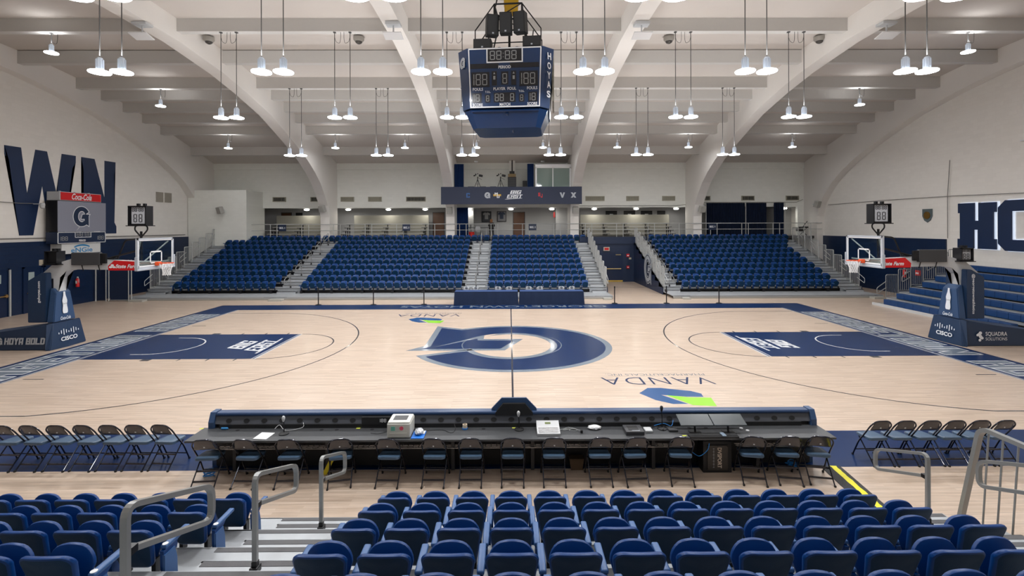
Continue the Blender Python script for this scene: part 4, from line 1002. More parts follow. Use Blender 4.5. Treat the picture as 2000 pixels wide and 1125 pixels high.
    tube(b, [(mx, 0, 3.15), (mx, 0, 4.22)], .04, 8)
    for s_ in (-1, 1): tube(b, fillet([(mx, 0, 4.0), (mx+s_*.24, 0, 4.28), (mx+s_*.22, 0, 4.42), (mx+s_*.05, .0, 4.44)], .08, 4), .025, 6)
    tube(b, fillet([(X(2.5), 0, 3.22), (X(2.78), 0, 3.9), (mx, 0, 3.96)], .12, 5), .03, 6); tube(b, [(X(2.2), 0, 3.24), (mx, 0, 3.55)], .035, 6)
    bx(b, 2.1, 2.45, -.12, .12, 3.20, 3.26)
    obj('clock_mast', b, BLACKM, t)
    shot_clock(t, (mx, -.15, 4.44), .66)
    b = NB(); tube(b, [(X(.36), -.1, 2.9), (X(.36), -.1, 3.08)], .04, 8); obj('clock_post', b, BLACKM, t)
    shot_clock(t, (X(.36), -.3, 3.04), .44, lit=side > 0)
    if side < 0:
        b = NB(); bx(b, -.10, .04, -.3, -.2, 3.0, 3.2); obj('junction_box', b, mat('cream_box', (.55, .5, .4), .5), t)
    # lettering on pads
    f = frame(Vector((X(.635), 0, .45)), (0, -L, 0), (X(-.20) if L > 0 else .20, 0, .93))
    nrm = Vector((L, 0, 0))
    def front(me, m, y, z, nmn, off=.008):
        # front pads lean back; follow the slope
        k = (z)/.93; d = .695-.085*k+off
        place(nmn, me, m, (X(d), y, z), (0, L, 0), (-.08*L, 0, .93), t, world=False)
    front(text_mesh('CISCO', .66, .15, bold=.03), LETW, .03, .32, 'pad_lettering', .025)
    b = NB()
    for i, hh in enumerate((.06, .12, .22, .12, .06, .12, .22, .12, .06)):
        lp = [(-.39+i*.0975-.016, -hh/2), (-.39+i*.0975+.016, -hh/2), (-.39+i*.0975+.016, hh/2), (-.39+i*.0975-.016, hh/2)]
        off = hh/2-.0 if hh < .2 else hh/2-.06
        b.faces.new([b.verts.new((x, z+off, 0)) for x, z in lp])
    me = bpy.data.meshes.new('bars'); b.to_mesh(me); b.free(); front(me, LETW, .03, .52, 'pad_logo_bars', .025)
    # bottle on the upright pad
    hp = [(.05, .0), (.085, .02), (.10, .10), (.09, .22), (.075, .34), (.085, .45), (.095, .54), (.075, .64), (.045, .76), (.035, .88), (.038, .92), (.0, .93)]
    bot = [(x, z) for x, z in hp]+[(-x, z) for x, z in hp[::-1][1:]]
    me = shape_mesh([[(x*1.05, z*.86-.4) for x, z in bot]]); me.transform(Matrix.Translation((0, 0, 0)))
    place('bottle_emblem', me, LETW, (X(.553), .0, 1.62), (0, L, 0), (-.06*L, 0, 1.05), t, world=False)
    me = text_mesh('Coca-Cola', .16, .05, shear=.3); place('bottle_lettering', me, DGREY, (X(.561), .0, 1.58), (0, L, 0), (-.06*L, 0, 1.05), t, world=False)
    me = text_mesh('Coca-Cola', .40, .12, bold=.02, shear=.35); place('pad_lettering', me, LETW, (X(.582), .0, 1.06), (0, L, 0), (-.06*L, 0, 1.05), t, world=False)
    # side wordings, facing the near side
    if side < 0:
        me = block_mesh('HOYA BOLD', 1.42, .23, .004, shear=.15, gap=.5); place('side_lettering', me, LETG, (X(-.72+.45), -.655, .34), (1, 0, 0), (0, 0, 1), t, world=False)
        me = G_mesh(.26, .26); place('side_emblem', me, LETG, (X(-1.17), -.655, .34), (1, 0, 0), (0, 0, 1), t, world=False)
        me = text_mesh('guhoyas.com', .78, .13, bold=.03); place('side_lettering', me, LETW, (X(.02), -.425, 2.05), (0, 0, 1), (-1, 0, 0), t, world=False)
    else:
        me = text_mesh('SQUADRA', .78, .17, bold=.01); place('side_lettering', me, LETW, (X(-.58), -.655, .44), (1, 0, 0), (0, 0, 1), t, world=False)
        me = text_mesh('SOLUTIONS', .78, .11); place('side_lettering', me, LETW, (X(-.58), -.655, .27), (1, 0, 0), (0, 0, 1), t, world=False)
        b = NB()
        for x, z, r in ((0, .1, .06), (-.1, .03, .045), (.0, -.02, .06), (.07, -.08, .045), (-.02, -.15, .05), (-.05, .05, .06), (.03, -.06, .055)):
            b.faces.new([b.verts.new((X(-.40)-.40+x, -.656-.001*len(b.faces), .38+z)) for x, z in arc((x, z), r, 0, 340, 14)])
        obj('side_emblem', b, LETW, t)
        me = text_mesh('@georgetownathletics', 1.45, .13, bold=.02); place('side_lettering', me, LETW, (X(.02), -.425, 1.85), (0, 0, -1), (1, 0, 0), t, world=False)
    if side > 0:
        for c in t.children:
            if c.name.split('.')[0] in ('base_pad', 'front_pad', 'upright_pad', 'side_pad', 'pad_lettering', 'pad_logo_bars', 'bottle_emblem', 'bottle_lettering', 'side_lettering', 'side_emblem'): c.location.x = X(.2)
    return t
make_basket(-1, 'left basketball goal with navy padded base and red sponsor arm')
make_basket(1, 'right basketball goal with navy padded base and red sponsor arm')
# ------------------------------------------------------------------ left wall display
VB = thing('video_display', 'grey wall display with navy G emblem and a digit panel under it', 'display', (-24.2, 9.35, 3.5))
b = NB(); box(b, -24.64, -24.02, 7.83, 10.86, 4.14, 5.8, .01); obj('cabinet', b, BLACKM, VB, world=True)
b = NB(); box(b, -24.02, -24.0, 7.83, 10.86, 4.14, 5.8); obj('screen', b, mat('display_grey', (.26, .27, .33), .4), VB, world=True)
for mm, g, dx in ((WHITE, .035, .004), (NAVYPANEL, 0, .008)):
    me = G_mesh(1.02, 1.06, g); place('screen_emblem', me, mm, (-24.0+dx, 9.25, 4.98), (0, 1, 0), (0, 0, 1), VB)
b = NB(); box(b, -24.64, -24.02, 7.83, 10.86, 3.5, 4.12); obj('score_panel', b, NAVYPANEL, VB, world=True)
b = NB()
for q in ((7.83, 10.86, 4.09, 4.12), (7.83, 10.86, 3.5, 3.53), (7.83, 7.87, 3.5, 4.12), (10.82, 10.86, 3.5, 4.12), (8.85, 8.88, 3.82, 4.12), (9.85, 9.88, 3.82, 4.12), (8.85, 9.88, 3.81, 3.84)): box(b, -24.02, -24.01, *q)
obj('panel_border', b, WHITE, VB, world=True)
for st, q, z, w_ in (('88:88', 0, 0, .17), ('188', -.95, -.22, .15), ('188', 1.35, -.22, .15)):
    b = NB(); digits(b, st, q, z, w_, .22, 0, t=.008); b.transform(Matrix.Translation((-24.015, 8.95, 3.88)) @ Matrix.Rotation(R(90), 4, 'Z')); obj('unlit_digits', b, DIGIT, VB, world=True)
me = text_mesh('PERIOD', .42, .12, bold=.03); place('lettering', me, LETW, (-24.005, 9.30, 3.64), (0, 1, 0), (0, 0, 1), VB)
CS = thing('sponsor_sign', 'red box sign with white script lettering above the grey display', 'sign', (-24.2, 9.35, 5.82))
b = NB(); box(b, -24.75, -24.05, 8.0, 10.6, 5.83, 6.30, .01); 
for y in (8.4, 9.3, 10.2): box(b, -24.5, -24.42, y, y+.06, 6.3, 6.36)
obj('cabinet', b, GREYL, CS, world=True)
b = NB(); box(b, -24.05, -24.03, 8.04, 10.56, 5.86, 6.27); obj('face', b, RED, CS, world=True)
me = text_mesh('Coca-Cola', 1.25, .34, bold=.02, shear=.35); place('lettering', me, LETW, (-24.02, 9.3, 6.07), (0, 1, 0), (0, 0, 1), CS)
ES = thing('sponsor_sign', 'white sign with blue arc and blue letters below the grey display', 'sign', (-24.2, 9.35, 2.93))
b = NB(); box(b, -24.7, -24.1, 8.15, 10.6, 2.93, 3.47); obj('board', b, mat('sign_white', (.66, .67, .66), .5), ES, world=True)
EB = mat('sponsor_blue', (.02, .22, .48), .5)
me = text_mesh('eNGie', 1.35, .26, bold=.015); place('lettering', me, EB, (-24.095, 9.38, 3.12), (0, 1, 0), (0, 0, 1), ES)
up_ = arc((0, -.45), .85, 55, 125, 14, .62); lo_ = arc((0, -.52), .9, 57, 123, 14, .60)
me = shape_mesh([up_+lo_[::-1]]); place('arc_mark', me, EB, (-24.095, 9.38, 3.26), (0, 1, 0), (0, 0, 1), ES)
t = thing('security_camera', 'small white camera on a bracket over the big letter W', 'camera', (-24.6, 7.35, 5.45))
b = NB(); box(b, -24.78, -24.4, 7.3, 7.36, 5.58, 5.62); lathe(b, [(.10, .1), (.12, 0), (.10, -.14), (.03, -.2)], (-24.4, 7.4, 5.55), 12); obj('body', b, GREYL, t, world=True)
# wall fittings -------------------------------------------------------------------
def extinguisher(x, y, z, lb):
    t = thing('fire_extinguisher', lb, 'fire extinguisher', (x, y, z))
    b = NB(); lathe(b, [(.02, 0), (.085, .01), (.085, .42), (.05, .48), (.02, .5)], n=14); obj('cylinder', b, RED, t, smooth=True)
    b = NB(); box(b, -.03, .03, -.03, .03, .5, .58); tube(b, [(.02, -.03, .54), (.12, -.06, .5), (.13, -.06, .25)], .012, 6); obj('valve', b, GREYL, t)
    b = NB(); box(b, -.045, .045, -.087, -.082, .2, .36); obj('sticker', b, WHITE, t)
def redbox(x, y, z, s, lb, rot=0):
    t = thing('alarm_box', lb, 'alarm', (x, y, z), rot)
    b = NB(); box(b, -s/2, s/2, 0, .08, 0, s*1.05, .008); obj('case', b, RED, t)
    b = NB(); box(b, -s*.28, s*.28, -.01, 0, s*.3, s*.62); obj('label_plate', b, WHITE, t)
extinguisher(-24.55, 9.6, 1.0, 'red fire extinguisher on the left navy wall behind the goal')
redbox(-24.62, 8.85, 1.25, .3, 'red alarm box on the left navy wall by the extinguisher', R(90))
b = NB(); box(b, -24.72, -24.70, 8.82, 9.05, 1.72, 1.90); single('notice', b, mat('orange_notice', (.5, .16, .05), .6), 'small orange notice above the red alarm box on left wall', 'notice')
extinguisher(24.5, 12.0, 1.1, 'red fire extinguisher on the right navy wall behind the goal')
redbox(24.62, 11.2, 1.3, .3, 'red alarm box on the right navy wall below the backboard', R(-90))
redbox(9.15, 19.55, 1.95, .22, 'red alarm strobe right of the passage door'); redbox(9.15, 19.55, 1.05, .2, 'red pull box low on the passage wall')
for x, z, w_, lb in ((9.25, 1.75, .18, 'small cream switch plate right of the passage door'), (9.6, 1.45, .0, '')):
    if w_: b = NB(); box(b, x, x+w_, 19.67, 19.69, z, z+.14); single('switch_plate', b, mat('cream_plate', (.6, .55, .42), .5), lb, 'plate')
b = NB(); box(b, 7.25, 7.72, 19.55, 19.59, 2.42, 2.72, m=0); box(b, 7.32, 7.65, 19.54, 19.55, 2.48, 2.66, m=1); single('passage_sign', b, [mat('cream_frame', (.55, .5, .42), .5), RED], 'small cream framed sign with red print above the passage door', 'sign')
# gate with navy banner in the left corner -----------------------------------------
GT = thing('corner_gate', 'navy mesh gate with pale pipe frame in the far left corner', 'gate', (-23.3, 10.9, 0))
b = NB()
for x in (-24.55, -23.95, -23.78, -22.62, -22.45):
    tube(b, [(x, 10.8, 0.0), (x, 10.8, 2.45)], .035 if x in (-24.55, -22.1) else .028, 8)
tube(b, [(-23.95, 10.8, 2.2), (-22.45, 10.8, 2.2)], .028, 8); tube(b, [(-23.78, 10.8, .06), (-22.62, 10.8, .06)], .02, 6)
obj('pipe_frame', b, PIPEW, GT, world=True)
b = NB(); box(b, -23.72, -22.66, 10.82, 10.84, .08, 2.3); obj('banner', b, NAVYCLOTH, GT, world=True)
b = NB(); box(b, -24.5, -24.0, 10.85, 10.87, .05, 2.3); obj('navy_screen', b, NAVYPANEL, GT, world=True)
# ------------------------------------------------------------------ blue bench bleacher on the right wall
BL = thing('bench_bleacher', 'right wall bleacher with long blue bench rows and grey decks', 'bleacher', (22, 3, 0))
BB_ = mat('bench_blue', (.005, .045, .16), .45)
for k in range(7):
    x = 19.85+.69*k; z = .12+.305*k; y0, y1 = (-.9 if k else 1.2), 7.75
    b = NB(); box(b, x, min(x+.72, 24.7), y0-.6, 8.4, z-.04, z, m=0); box(b, x, x+.03, y0-.6, 8.4, z-.12, z, m=1)
    if k == 0: box(b, x-.02, x, y0-.6, 8.5, .0, .15, m=2)
    else: box(b, x+.1, x+.12, y0-.6, 8.3, z-.3, z-.1, m=3)
    obj('deck', b, [ALUD, ALU, GREYL, BLACK], BL, world=True)
    b = NB(); n_ = max(2, int((y1-y0)/.46)); p = (y1-y0)/n_
    for i in range(n_): box(b, x+.02, x+.30, y0+p*i+.004, y0+p*(i+1)-.004, z+.015, z+.29, .02)
    obj('bench', b, BB_, BL, world=True)
    if 1 <= k:
        b = NB(); xx = x; gh = min(1.22, 3.02-z)
        tube(b, fillet([(xx, 8.42, z-.02), (xx, 8.42, z+gh), (xx+.66, 8.42, z+gh), (xx+.66, 8.42, z-.0)], .08, 4), .024, 6)
        for i in range(1, 6): tube(b, [(xx+.11*i, 8.42, z+.05), (xx+.11*i, 8.42, z+gh)], .012, 5)
        tube(b, [(xx, 8.42, z+.06), (xx+.66, 8.42, z+.06)], .02, 6)
        if k % 2: tube(b, fillet([(xx, 8.42, z+.85), (xx-.5, 8.42, z+.5), (xx-.5, 8.42, z+.2), (xx, 8.42, z+.5)], .08, 4), .022, 6)
        obj('guard_panel', b, RAILM, BL, world=True)
b = NB(); box(b, 20.2, 20.9, -.3, .4, .66, .72); box(b, 20.35, 20.6, -.1, .1, .74, .80); b.free()
# ------------------------------------------------------------------ folding chairs
CHF = mat('chair_frame_metal', (.012, .014, .026), .18, metal=.6, coat=.5)
CHB = mat('chair_back_metal', (.045, .044, .052), .24, metal=.5, coat=.5)
CHS = mat('chair_seat_vinyl', (.055, .10, .165), .38)
CHSE = mat('chair_seat_edge', (.10, .10, .12), .5)
def make_chair():
    t = thing('folding_chair', 'x', 'chair')
    b = NB()      # bent back frame running down into the front legs
    P_ = [(-.205, .27, .01), (-.205, .12, .33), (-.20, -.02, .52), (-.20, -.16, .72), (-.12, -.20, .815), (.12, -.20, .815), (.20, -.16, .72), (.20, -.02, .52), (.205, .12, .33), (.205, .27, .01)]
    tube(b, fillet(P_, .07, 4), .013, 8); tube(b, [(-.205, .215, .13), (.205, .215, .13)], .010, 6); obj('back_frame', b, CHF, t, smooth=True)
    b = NB(); o = rrect(.175, .150, .615, .805, .02, .07, n=4)
    pad(b, o, .012, .005, bend=lambda x, z: -.115-.085*(z-.615)/.19-.35*x*x*0); BK = obj('backrest', b, CHB, t, smooth=True)
    b = NB(); box(b, -.012, .012, -.196, -.185, .66, .68, M=Matrix.Translation((0, .045, 0))); obj('rivet_plate', b, GREYL, BK)
    b = NB(); o = rrect(.19, .175, -.17, .20, .06, .05, n=4)
    r = pad(b, [(x, z) for x, z in o], .055, .02)
    b.transform(Matrix.Translation((0, .05, .44)) @ Matrix.Rotation(R(-90-4), 4, 'X')); obj('seat', b, [CHS], t, smooth=True)
    b = NB()
    for s_ in (-1, 1): tube(b, [(s_*.185, -.23, .01), (s_*.185, .14, .41)], .011, 8)
    for z, y in ((.10, -.147), (.22, -.036)): box(b, -.185, .185, y-.006, y+.006, z-.014, z+.014)
    obj('rear_legs', b, CHF, t, smooth=True)
    for s_ in (-1, 1):
        b = NB(); box(b, s_*.185-.014, s_*.185+.014, -.248, -.216, 0, .03); obj('rubber_foot', b, BLACK, t)
        b = NB(); box(b, s_*.205-.014, s_*.205+.014, .258, .288, 0, .03); obj('rubber_foot', b, BLACK, t)
    return t
CH = make_chair(); used = False
def chair(x, y, rz, lb, grp):
    global used
    t = copy_tree(CH) if used else CH; used = True
    t.location = (x, y, 0); t.rotation_euler = (0, 0, rz); t['label'] = lb; t['group'] = grp
tc = [396, 476, 558, 658, 755, 845, 917, 1000, 1082, 1173, 1243, 1334, 1477, 1547, 1609]
tl = ['leftmost at the table', 'second from the left end', 'behind the white paper sheet', 'third before the printer', 'just left of the printer', 'just right of the printer', 'below the tape roll', 'at the table middle', 'in front of the control console', 'in front of the white tissue bag', 'in front of the black telephone box', 'left of the black equipment case', 'just right of the black equipment case', 'second from the right end', 'rightmost, by the yellow tape']
rz_ = [-6, 3, -4, -14, 2, 2, 0, 1, 1, 0, -4, 7, 12, 10, 14]
for p, l_, a in zip(tc, tl, rz_):
    chair((p-1000)*8.08/940-.03, -9.56, R(-a*.8), 'dark folding chair with blue seat, '+l_, 'folding chairs along the scorer table')
for i, p in enumerate((-15, 37, 91, 144, 195, 247, 299)):
    chair((p-1000)*8.5/940-.02, -8.94, R(-2+random.uniform(-2, 2)), 'dark folding chair in the left bench row, %s from the table' % (ORD[6-i] if i < 6 else 'nearest'), 'folding chairs of the left bench')
for i, p in enumerate((1740, 1790, 1841, 1891, 1941, 1991)):
    chair((p-1000)*8.5/940-.02, -8.94, R(2+random.uniform(-2, 2)), 'dark folding chair in the right bench row, %s from the table' % (ORD[i] if i else 'nearest'), 'folding chairs of the right bench')
# ------------------------------------------------------------------ scorer table
ST = thing('scorer_table', 'long charcoal scorer table with a navy padded top rail, facing the court', 'table', (-.05, -9.2, 0))
x0, x1 = -5.62, 5.52
b = NB(); box(b, x0, x1, -9.60, -9.05, .695, .73, .004); obj('tabletop', b, DESK, ST, world=True)
b = NB(); box(b, x0+.2, x1-.1, -9.02, -8.90, .02, .80); obj('court_side_board', b, BLACK, ST, world=True)
b = NB(); prism(b, [(-9.07, .80), (-9.05, .80), (-9.0, .93), (-9.03, .93)], 0, x0+.2, x1-.12)
obj('cable_panel', b, mat('panel_slate', (.085, .09, .105), .4), ST, world=True)
b = NB()
n_ = 33
for i in range(n_):
    x = x0+.45+(x1-x0-.9)*i/(n_-1); pts = [(x+.055*math.cos(q), math.sin(q)) for q in [2*math.pi*j/14 for j in range(14)]]
    f_ = b.faces.new([b.verts.new((px, -9.072+.035*(.35+.32*pz)+.0, .80+.13*(.42+.28*pz))) for px, pz in pts])
obj('cable_openings', b, BLACK, ST, world=True)
b = NB(); box(b, x0+.2, x1-.12, -9.06, -8.88, .93, 1.0, .035, seg=3); obj('padded_rail', b, mat('rail_navy', (.014, .042, .115), .35), ST, world=True)
for s_, x in ((0, x0+.10), (1, x1-.12)):
    b = NB(); prism(b, [(-9.10, .70), (-9.10, .84), (-9.03, 1.0), (-8.86, 1.0), (-8.84, .0), (-8.98, .0), (-8.98, .7)], 0, x, x+.10); obj('end_cap', b, NAVYPADL, ST, world=True)
b = NB(); o = [(-.34, .93), (.34, .93), (.34, .98), (.20, 1.14), (-.20, 1.14), (-.34, .98)]
prism(b, [(x, z) for x, z in o], 1, -9.07, -8.92); POD = obj('raised_centre', b, BLACK, ST, world=True)
b = NB(); tube(b, [(-.34, -8.99, .96), (-.34, -8.99, .985), (-.20, -8.99, 1.145), (.20, -8.99, 1.145), (.34, -8.99, .985), (.34, -8.99, .96)], .085, 6, sq=.22); obj('padded_edge', b, NAVYPADL, POD, world=True)
b = NB(); box(b, x0+.3, x1-.3, -9.10, -9.02, .73, .80); box(b, -2.75, -2.05, -9.12, -9.05, .80, .93); obj('recess', b, BLACK, ST, world=True)
b = NB(); digits(b, '188', -2.42, .84, .04, .06, -9.12, t=.004, th=.2); obj('counter_digits', b, LETW, ST, world=True)
b = NB(); box(b, -2.2, -2.08, -9.125, -9.12, .84, .90); obj('socket_plate', b, GREYL, ST, world=True)
for x in (-5.0, -3.35, -1.1, .33, 2.5, 4.38):
    b = NB(); box(b, x-.03, x+.03, -9.19, -9.05, .0, .695); obj('leg_panel', b, DGREY, ST, world=True)
b = NB()
for i in range(3):
    box(b, x0+.3, 3.20, -9.21+.06*i, -9.19+.06*i, .40, .41); box(b, 4.0, x1-.3, -9.21+.06*i, -9.19+.06*i, .40, .41)
for i in range(110):
    if not 86 <= i <= 97: box(b, x0+.3+.1*i, x0+.31+.1*i, -9.21, -9.05, .41, .416)
obj('wire_shelf', b, mat('chrome_wire', (.4, .4, .42), .3, metal=.9), ST, world=True)
b = NB(); box(b, x0+.3, x1-.3, -9.03, -9.025, .0, .69); b.free()
for x, s_ in ((-4.35, 1), (-3.75, 1), (-3.2, 1)): pass
b = NB()
for x in (-4.95, -3.45, -3.18, -2.55, -.55, -.9, 3.15, 3.45): lathe(b, [(.035, 0), (.035, .001)], (x, -9.17, .7301), 14)
obj('grommet', b, BLACK, ST, world=True)
for x in (-4.0, -2.9, -1.85, .6, 2.0, 3.9): pass
# things on the table: x from the photo's pixel column at depth 8.3..8.6
T = .7325
def px(p, d=8.45): return (p-1000)*d/940-.03
CRM = mat('printer_cream', (.55, .55, .50), .5)
t = thing('printer', 'boxy cream laser printer with pink and green stickers on the table', 'printer', (px(782), -9.34, T))
b = NB(); box(b, -.20, .20, -.20, .20, 0, .25, .02, seg=3); obj('body', b, CRM, t)
b = NB(); box(b, -.19, .19, -.19, .19, .245, .275, .02); obj('lid', b, mat('printer_lid', (.62, .62, .58), .45), t)
b = NB(); box(b, -.12, .12, -.10, .10, .272, .2765); obj('output_tray', b, DGREY, t)
b = NB(); box(b, -.15, .15, -.205, -.2, .02, .09); obj('paper_drawer', b, CRM, t)
b = NB(); lathe(b, [(.035, 0), (.035, .002)], n=12); b.transform(Matrix.Translation((.05, -.2, .17)) @ Matrix.Rotation(R(90), 4, 'X')); obj('pink_sticker', b, mat('sticker_pink', (.7, .08, .15), .6), t)
b = NB(); box(b, -.13, -.06, -.203, -.2, .13, .2); obj('green_sticker', b, mat('sticker_green', (.15, .5, .38), .6), t)
def crumple(name, loc, s, m, lb, cat, grp=None, seed=1):
    random.seed(seed); b = NB(); bmesh.ops.create_icosphere(b, subdivisions=3, radius=1)
    for v in b.verts:
        v.co = Vector((v.co.x*s[0], v.co.y*s[1], max(-.98, v.co.z)*s[2]))*(1+random.uniform(-.10, .12)); v.co.z = max(0, v.co.z+s[2]*.9)
    o = obj(name, b, m); o.location = loc; tag(o, lb, cat, grp); return o
t = thing('snack_bag', 'clear plastic bag over a blue and white packet beside the printer', 'bag', (px(818), -9.40, T))
o = crumple('plastic_film', (0, .02, .012), (.075, .10, .045), mat('film_grey', (.5, .52, .55), .2, spec=.8), None, None, seed=3); o.parent = t
b = NB(); box(b, -.11, .11, -.17, .13, 0, .012, .004); obj('packet', b, mat('packet_blue', (.01, .16, .62), .4), t)
b = NB(); box(b, .0, .10, .0, .12, .012, .02, .003); obj('white_panel', b, WHITE, t)
def sheet(p, y, w_, h_, lb, rot=0):
    b = NB(); box(b, -w_/2, w_/2, -h_/2, h_/2, 0, .006); o = obj('paper_stack', b, mat('paper_white', (.75, .75, .76), .7)); o.location = (px(p), y, T); o.rotation_euler = (0, 0, rot); tag(o, lb, 'paper')
sheet(519, -9.42, .24, .26, 'white sheet of paper lying on the table left of the microphone', -.1)
def mic(p, y, h, lb, headc, tall=True):
    t = thing('microphone', lb, 'microphone', (px(p), y, T), group='microphones on the scorer table')
    b = NB(); lathe(b, [(.085, 0), (.085, .012), (.02, .03)], n=20); obj('base', b, BLACK, t, smooth=True)
    b = NB(); tube(b, [(0, 0, .02), (0, .0, h*.55), (-.01, 0, h)], .009, 8); obj('stem', b, BLACKM, t)
    b = NB(); lathe(b, [(.012, -.05), (.02, -.03), (.028, 0), (.028, .03), (.015, .05), (.002, .055)], (-.01, 0, h), 12); obj('head', b, headc, t, smooth=True)
mic(553, -9.33, .26, 'table microphone with grey head standing beside the white paper', GREYL)
mic(1298, -9.21, .36, 'slim gooseneck microphone left of the two tilted monitors', BLACK)
mic(1013, -9.21, .28, 'small gooseneck microphone in front of the raised centre', GREYL)
def cable(pts, m, lb, r=.004):
    b = NB(); P_ = [Vector(p) for p in pts]; out = []
    for i in range(len(P_)-1):
        p0, p1, p2, p3 = P_[max(0, i-1)], P_[i], P_[i+1], P_[min(len(P_)-1, i+2)]
        for k in range(6):
            u = k/6; out.append(.5*((2*p1)+(-p0+p2)*u+(2*p0-5*p1+4*p2-p3)*u*u+(-p0+3*p1-3*p2+p3)*u**3))
    out.append(P_[-1]); tube(b, out, r, 5); return single('cable', b, m, lb, 'cable', 'cables around the scorer table')
cable([(px(525), -9.15, T+.01), (px(532), -9.1, T+.06), (px(545), -9.18, T+.01), (px(560), -9.2, T+.01), (px(580), -9.13, T+.03), (px(578), -9.07, T+.09)], WHITE, 'thin white cable looping behind the paper sheet')
cable([(px(722), -9.33, T+.005), (px(738), -9.36, T+.005), (px(752), -9.28, T+.005)], BLACK, 'thin black cable left of the printer')
cable([(px(830), -9.25, T+.005), (px(860), -9.22, T+.005), (px(880), -9.34, T+.005), (px(886), -9.2, T+.005), (px(882), -9.08, T+.08)], BLACK, 'black cable curling between snack bag and tape roll')
random.seed(5)
cable([(px(1095)+random.uniform(-.12, .2)+.02*i, -9.25+random.uniform(-.08, .08), T+.006+.002*i) for i in range(14)], mat('cable_grey', (.35, .36, .36), .5), 'tangled grey cable right of the control console')
cable([(px(1275)+.03*i+random.uniform(-.05, .05), -9.2+random.uniform(-.12, .12), T+.008+.002*i) for i in range(15)], BLACK, 'tangle of black cables left of the tilted monitors', .006)
cable([(px(1285), -9.12, T+.02), (px(1305), -9.1, T+.05), (px(1318), -9.16, T+.03), (px(1325), -9.08, T+.1)], mat('cable_blue', (.02, .25, .7), .5), 'bright blue network cable by the tilted monitors', .005)
cable([(px(1388, 8.2), -9.55, .62), (px(1384, 8.2), -9.55, .5), (px(1370, 8.2), -9.50, .38), (px(1358, 8.2), -9.4, .42)], mat('cable_blue', (.02, .25, .7), .5), 'bright blue cable drooping beside the black equipment case', .006)
def coil(loc, lb, m, n_=16, s=.12):
    random.seed(11); cable([(loc[0]+s*math.cos(i*1.9)*random.uniform(.6, 1.1), loc[1]+s*.6*math.sin(i*1.9)*random.uniform(.6, 1.1), loc[2]+.012+.007*i) for i in range(n_)], m, lb, .008)
coil((-5.35, -9.35, .0), 'tangled bright blue cables on the floor under the left table end', mat('cable_blue', (.02, .25, .7), .5))
coil((5.0, -9.2, .02), 'blue cable coil on the floor under the right table end', mat('cable_blue', (.02, .25, .7), .5))
t = thing('tape_roll', 'cream tape roll standing on a blue tape roll', 'tape', (px(905), -9.17, T))
b = NB(); lathe(b, [(.05, 0), (.05, .025), (.03, .025), (.03, 0)], n=18, cap=False); obj('blue_roll', b, mat('tape_blue', (.02, .2, .6), .5), t)
b = NB(); lathe(b, [(.042, .025), (.042, .085), (.028, .085), (.028, .025)], n=18, cap=False); obj('cream_roll', b, mat('tape_cream', (.6, .5, .38), .6), t)
t = thing('control_console', 'light grey scoreboard control console with keys and a green display', 'console', (px(1070), -9.30, T))
b = NB(); prism(b, [(-.17, 0), (.17, 0), (.17, .13), (.05, .09), (-.17, .035)], 0, -.20, .20); obj('case', b, GREYL, t)
def onc(nm, x0_, x1_, y0_, y1_, m, h=.006, par=None):
    b = NB(); zz = lambda y: .035+(.055/.22)*(y+.17) if y < .05 else .09+(.04/.12)*(y-.05)
    prism(b, [(y0_, zz(y0_)), (y1_, zz(y1_)), (y1_, zz(y1_)+h), (y0_, zz(y0_)+h)], 0, x0_, x1_); return obj(nm, b, m, t)
onc('display', -.05, .05, .08, .12, mat('display_green', (.12, .16, .03), .3))
b = NB()
for i in range(14):
    for j in range(3):
        y = -.12+.05*j; z = .035+.25*(y+.17)+.0; box(b, -.17+.025*i, -.155+.025*i, y-.015, y+.012, z+.002, z+.012)
obj('keys', b, mat('key_grey', (.6, .58, .58), .5), t)
crumple('tissue_bag', (px(1163), -9.20, T), (.115, .07, .035), WHITE, 'crumpled white tissue packet lying on the table', 'bag', seed=9)
t = thing('desk_box', 'black desk box with open tray top right of the tissue packet', 'box', (px(1237), -9.33, T))
b = NB(); box(b, -.16, .16, -.15, .15, 0, .065, .008); obj('case', b, DGREY, t)
b = NB(); box(b, -.10, .08, -.08, .10, .065, .069); obj('tray', b, BLACK, t)
b = NB(); box(b, -.05, .09, -.12, -.10, .065, .070); obj('label_strip', b, LETG, t)
b = NB(); box(b, -.065, .065, -.08, .08, 0, .04, .008); o = single('calculator', b, GREYL, 'small grey keypad device right of the black desk box', 'device'); o.location = (px(1267), -9.30, T)
b = NB(); box(b, -.02, .02, -.02, .02, 0, .05, .004); o = single('power_adapter', b, BLACK, 'small black power adapter between console and tissue packet', 'adapter'); o.location = (px(1135), -9.36, T)
b = NB(); box(b, -.08, .08, -.05, .05, 0, .035, .006); o = single('switch_box', b, DGREY, 'small dark switch box behind the cable tangle', 'device'); o.location = (px(1316), -9.30, T)
b = NB(); lathe(b, [(.02, 0), (.02, .10), (.01, .12)], n=10); b.transform(Matrix.Rotation(R(90), 4, 'Y')); o = single('tape_dispenser', b, mat('cap_blue', (.03, .2, .45), .4), 'small blue and green item near the left end of the table', 'stationery'); o.location = (px(432, 8.55), -9.14, T)
for p, y, lb in ((387, -9.1, 'left end of the table'), (696, -9.12, 'left of the printer'), (1003, -9.14, 'at the table middle'), (1325, -9.5, 'in front of the tilted monitors')):
    b = NB(); box(b, -.035, .035, -.02, .02, 0, .002); o = single('tape_mark', b, mat('tape_yellow', (.6, .65, .08), .6), 'short yellow tape mark on the table, '+lb, 'tape', 'yellow tape marks'); o.location = (px(p, 8.6), y, T)
